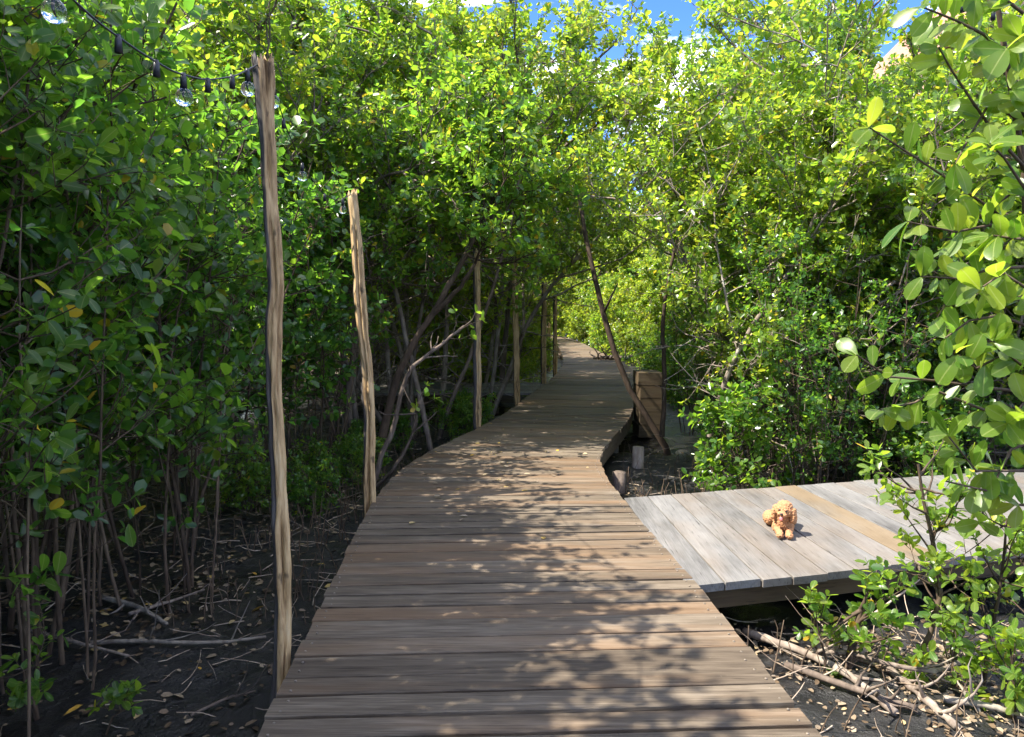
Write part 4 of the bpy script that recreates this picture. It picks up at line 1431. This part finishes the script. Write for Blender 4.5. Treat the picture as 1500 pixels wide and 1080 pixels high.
litter('leaf_litter', [(-6, -1.05, 1.8, 9, 1.0), (-9, -1, 9, 16, .3), (-7, -2, 4.2, 7.0, 2.2)], 7000, .050, 0, .88, M['litter'], 'dark and pale fallen leaves over the mud left of the boardwalk', seed=1)
litter('leaf_litter', [(1.0, 3.2, 2.3, 4.6, 1.5), (1.0, 6, 6.5, 10, .5), (1.9, 3.6, 2.3, 4.2, 2.5)], 5600, .040, .1, .84, M['litter'], 'dry pale leaf litter on the mud right of the boardwalk', seed=2)
litter('yellow_leaves', [(-3.6, -1.1, 2.6, 6, 1.0)], 30, .07, .9, 1, M['litter'], 'scattered yellow fallen leaves on the dark left mud', seed=3)
litter('fallen_leaves', [(-1.2, 1.0, 5, 11, 1.0), (-1.1, 0, 6, 9, 3.0)], 150, .05, .6, 1, M['litter'], 'small dry yellow leaves dropped on the boardwalk boards', onz=0.0, flat=.25, seed=4)


def sticks(name, zones, n, mat, label, upright, lng, rad, seed):
    r_ = np.random.default_rng(seed)
    w = np.array([(z[1] - z[0]) * (z[3] - z[2]) * z[4] for z in zones])
    mb = MB()
    for z, c in zip(zones, (n * w / w.sum()).astype(int)):
        for _ in range(c):
            x, y_ = r_.uniform(z[0], z[1]), r_.uniform(z[2], z[3])
            if XL(y_) - .06 < x < XR(y_) + .06:
                continue
            az = r_.uniform(0, 6.28)
            d = (math.cos(az) * .12, math.sin(az) * .12, 1) if upright else (math.cos(az), math.sin(az), r_.uniform(-.02, .25))
            B = grow(r_, (x, y_, ground_h(x, y_) + (-.02 if upright else .012)), d, r_.uniform(*lng), 4, .14, 0)
            q = r_.uniform(*rad)
            mb.tube(B, np.linspace(q, q * .5, len(B)), 4, cap=False)
    o = mb.build(name, mat, None)
    return tag(o, label, 'debris', kind='stuff')


sticks('twig_litter', [(-5, -1.05, 2, 8, 1), (-6, -.6, 8, 14, .4), (1.0, 3.6, 2.3, 4.7, 1.1), (1.0, 6, 6.5, 9.5, .6)], 1300, M['twig'], 'small dead twigs scattered over the mud', False, (.06, .35), (.0015, .005), 12)
sticks('aerial_roots', [(-2.2, -1.0, 4.5, 8, 1.2), (-4, -.6, 6, 13, 1.0), (.95, 2.4, 6.3, 9.5, 1), (1.1, 2.6, 3, 4.4, .5)], 1000, M['bark_stem'], 'thin upright breathing roots poking from the mud beside the boardwalk', True, (.08, .34), (.003, .006), 13)

# ------------------------------------------------------------------ string lights
def string_light(P, label, bulbs, seed, r=.0033):
    C = np.array([list(p) for p in P])
    t0 = np.linspace(0, 1, len(C)); t1 = np.linspace(0, 1, len(C) * 8)
    Q = np.column_stack([np.interp(t1, t0, C[:, a]) for a in range(3)])
    for _ in range(5):
        for a in range(3):
            Q[1:-1, a] = np.convolve(Q[:, a], [.25, .5, .25], 'valid')
    root = thing('string_light', Q[0], label, 'string lights')
    mb = MB(); mb.tube(Q - Q[0], r, 6)
    mb.build('cable', M['cable'], root)
    for f, lit in bulbs:
        p, td = at_frac(Q - Q[0], f)
        mb = MB()
        mb.tube([p + [0, 0, .006], p - [0, 0, .012], p - [0, 0, .045]], [.007, .010, .0115], 10)
        so = mb.build('socket', M['cable'], root)
        if lit:
            prof = [(-.044, .010), (-.049, .0165), (-.056, .023), (-.066, .028), (-.076, .0295), (-.087, .027), (-.096, .020), (-.102, .011), (-.104, .001)]
            mb = MB()
            mb.tube([p + [0, 0, z] for z, _ in prof], [q for _, q in prof], 16)
            mb.build('bulb', M['glass'], so)
            mb = MB()
            mb.tube([p - [0, 0, .046], p - [.002, 0, .07], p + [.004, 0, -.085]], [.004, .0025, .0015], 5)
            mb.build('filament', M['metal'], so)


string_light([px(-30, -140, 1.85), px(60, -45, 1.95), px(118, 10, 2.1), px(150, 38, 2.2), px(210, 80, 2.4), px(255, 106, 2.6), px(300, 118, 2.85), px(345, 112, 3.1), px(383, 92, 3.36)],
             'black cable of clear bulbs draped from the upper left to the nearest post', [(.16, 1), (.42, 0), (.55, 0), (.66, 1), (.76, 0), (.86, 0), (.93, 1)], 1)
string_light([px(390, 92, 3.36), px(402, 130, 3.7), px(418, 185, 4.2), px(442, 240, 4.7), px(470, 282, 5.2), px(496, 296, 5.6), px(516, 284, 6.0)],
             'sagging black bulb cable between the nearest post and the split post', [(.14, 1), (.3, 0), (.5, 1), (.7, 0), (.88, 1)], 2)
string_light([px(1330, -50, 4.6), px(1368, -8, 4.3), px(1410, 5, 4.1), px(1460, 17, 3.9), px(1530, 32, 3.7), px(1640, 20, 3.5)],
             'black cable with clear bulbs crossing the upper right corner', [(.2, 1), (.4, 0), (.58, 0), (.75, 1)], 3)

# ------------------------------------------------------------------ the tan building behind the trees, upper right
HB = np.array([19.6, 27.0, GZ])
hs_ = thing('house', HB, 'tan building with a steep gable rising behind the trees at the upper right', 'building')
mb = MB()
zw, zr, hw, dp = 10.9, 15.6, 4.6, 9.0
fr = np.array([[-hw, 0, 0], [hw, 0, 0], [hw, 0, zw], [0, 0, zr], [-hw, 0, zw]])
bk = fr + [0, dp, 0]
mb.V.append(np.vstack([fr, bk])); mb.A.append(np.zeros(10)); mb.n = 10
mb.F4 += [np.array([[0, 5, 9, 4], [1, 2, 7, 6]])]
me = mk_mesh('wall', np.vstack([fr, bk]), [np.array([[0, 1, 2, 3, 4]]), np.array([[9, 8, 7, 6, 5]]), np.array([[4, 9, 5, 0], [2, 1, 6, 7]])], M['wall_tan'])
link('wall', me, hs_)
for s_ in (-1, 1):
    n_ = np.array([s_ * (zr - zw), 0, hw]); n_ = n_ / np.linalg.norm(n_)
    e0, e1 = np.array([s_ * (hw + .35), -.4, zw - .36]), np.array([0, -.4, zr + .0])
    q = np.array([e0, e1, e1 + [0, dp + .8, 0], e0 + [0, dp + .8, 0]])
    V = np.vstack([q + n_ * .02, q + n_ * .2])
    me = mk_mesh('roof', V, [np.array([[0, 1, 2, 3], [7, 6, 5, 4], [0, 4, 5, 1], [1, 5, 6, 2], [2, 6, 7, 3], [3, 7, 4, 0]])], M['roof'])
    link('roof', me, hs_)
for fz in (4.0, 7.4, 10.6):
    mb = MB(); mb.box((0, -.05, fz), (2 * hw + .1, .24, .22)); mb.build('ledge', M['wall_white'], hs_, smooth=False)
for fz in (2.0, 5.6, 9.0, 12.0):
    for wx in ((-2.9, -.9, 1.1, 3.0) if fz < 11 else (-1.2, .5)):
        mb = MB(); mb.box((wx, -.012, fz), (1.0, .09, 1.35)); wo = mb.build('window', M['wall_white'], hs_, smooth=False)
        mb = MB(); mb.box((wx, -.06, fz), (.84, .02, 1.19)); mb.build('pane', M['dark_glass'], wo, smooth=False)

# ------------------------------------------------------------------ the dog
def blob_mesh(parts, voxel, disp, dsize, seed):
    bm = bmesh.new()
    for c, r, rot in parts:
        mt = Matrix.Translation(c) @ rot @ Matrix.Diagonal((*r, 1))
        bmesh.ops.create_icosphere(bm, subdivisions=3, radius=1, matrix=mt)
    me = bpy.data.meshes.new('body')
    bm.to_mesh(me); bm.free()
    o = bpy.data.objects.new('tmp', me)
    COL.objects.link(o)
    md = o.modifiers.new('r', 'REMESH'); md.mode = 'VOXEL'; md.voxel_size = voxel
    sm = o.modifiers.new('s', 'SMOOTH'); sm.iterations = 4
    dg = bpy.context.evaluated_depsgraph_get()
    me2 = bpy.data.meshes.new_from_object(o.evaluated_get(dg))
    bpy.data.objects.remove(o)
    n = len(me2.vertices)
    co = np.empty(n * 3, np.float32); me2.vertices.foreach_get('co', co); co = co.reshape(-1, 3)
    no = np.empty(n * 3, np.float32); me2.vertices.foreach_get('normal', no); no = no.reshape(-1, 3)
    for i in range(n):
        v = Vector(co[i] * dsize) + Vector((seed, 0, 0))
        co[i] += no[i] * disp * (noise.noise(v) * 1.2 + .7 * noise.noise(v * 2.3))
    me2.vertices.foreach_set('co', co.ravel())
    me2.polygons.foreach_set('use_smooth', np.ones(len(me2.polygons), bool))
    me2.update()
    return me2


I4 = Matrix.Identity(4)
HC = Vector((0, -.055, .178))
HR = Matrix.Translation(HC) @ Matrix.Rotation(R(-16), 4, 'Z') @ Matrix.Rotation(R(6), 4, 'Y') @ Matrix.Translation(-HC)
hp = lambda v: HR @ Vector(v)
hr = HR.to_3x3().to_4x4()
parts = [((0, .15, .085), (.078, .15, .078), I4), ((0, .01, .085), (.066, .075, .078), I4), ((0, -.02, .13), (.055, .055, .06), I4),
         ((.075, .21, .055), (.045, .075, .055), I4), ((-.085, .20, .055), (.05, .08, .055), I4), ((0, .31, .10), (.03, .035, .035), I4),
         ((.05, .0, .045), (.03, .04, .045), I4), ((-.05, .0, .045), (.03, .04, .045), I4)]
for sx in (-1, 1):
    for q in range(5):
        parts.append(((sx * (.047 - .004 * q), -.03 - .028 * q, .030), (.0235, .026, .0235), I4))
    parts.append(((sx * .034, -.165, .024), (.027, .032, .024), I4))
head = [((0, -.055, .185), (.064, .060, .058)), ((0, -.048, .22), (.055, .05, .036)), ((0, -.106, .164), (.030, .036, .024)), ((0, -.098, .142), (.022, .026, .010)),
        ((.018, -.125, .166), (.017, .018, .015)), ((-.018, -.125, .166), (.017, .018, .015)),
        ((.064, -.045, .185), (.022, .032, .030)), ((.070, -.047, .155), (.022, .033, .036)), ((.070, -.05, .125), (.020, .030, .026)),
        ((-.064, -.045, .185), (.022, .032, .030)), ((-.070, -.047, .155), (.022, .033, .036)), ((-.070, -.05, .125), (.020, .030, .026))]
parts += [(hp(c), r, hr) for c, r in head]
dog = thing('dog', (1.845, 5.16, .003), 'small apricot poodle puppy lying on the grey platform with its tongue out', 'dog')
dog.rotation_euler.z = R(-15)
dog.scale = (.9, .9, .9)
link('body', blob_mesh(parts, .0035, .0055, 85, 3), dog)
dog.children[0].data.materials.clear()
dog.children[0].data.materials.append(M['fur'])
def ball(name, c, r, mat, k=2):
    bm = bmesh.new()
    bmesh.ops.create_icosphere(bm, subdivisions=k, radius=1, matrix=Matrix.Translation(hp(c)) @ hr @ Matrix.Diagonal((*r, 1)))
    me = bpy.data.meshes.new(name); bm.to_mesh(me); bm.free()
    me.polygons.foreach_set('use_smooth', np.ones(len(me.polygons), bool))
    me.materials.append(mat)
    return link(name, me, dog)
ball('nose', (0, -.144, .174), (.0125, .010, .0095), M['nose'])
ball('eye', (.023, -.107, .193), (.0105, .008, .0105), M['nose'])
ball('eye', (-.023, -.107, .193), (.0105, .008, .0105), M['nose'])
ball('mouth', (0, -.122, .149), (.017, .014, .009), M['nose'])
ball('tongue', (0, -.132, .137), (.0135, .008, .019), M['tongue'])
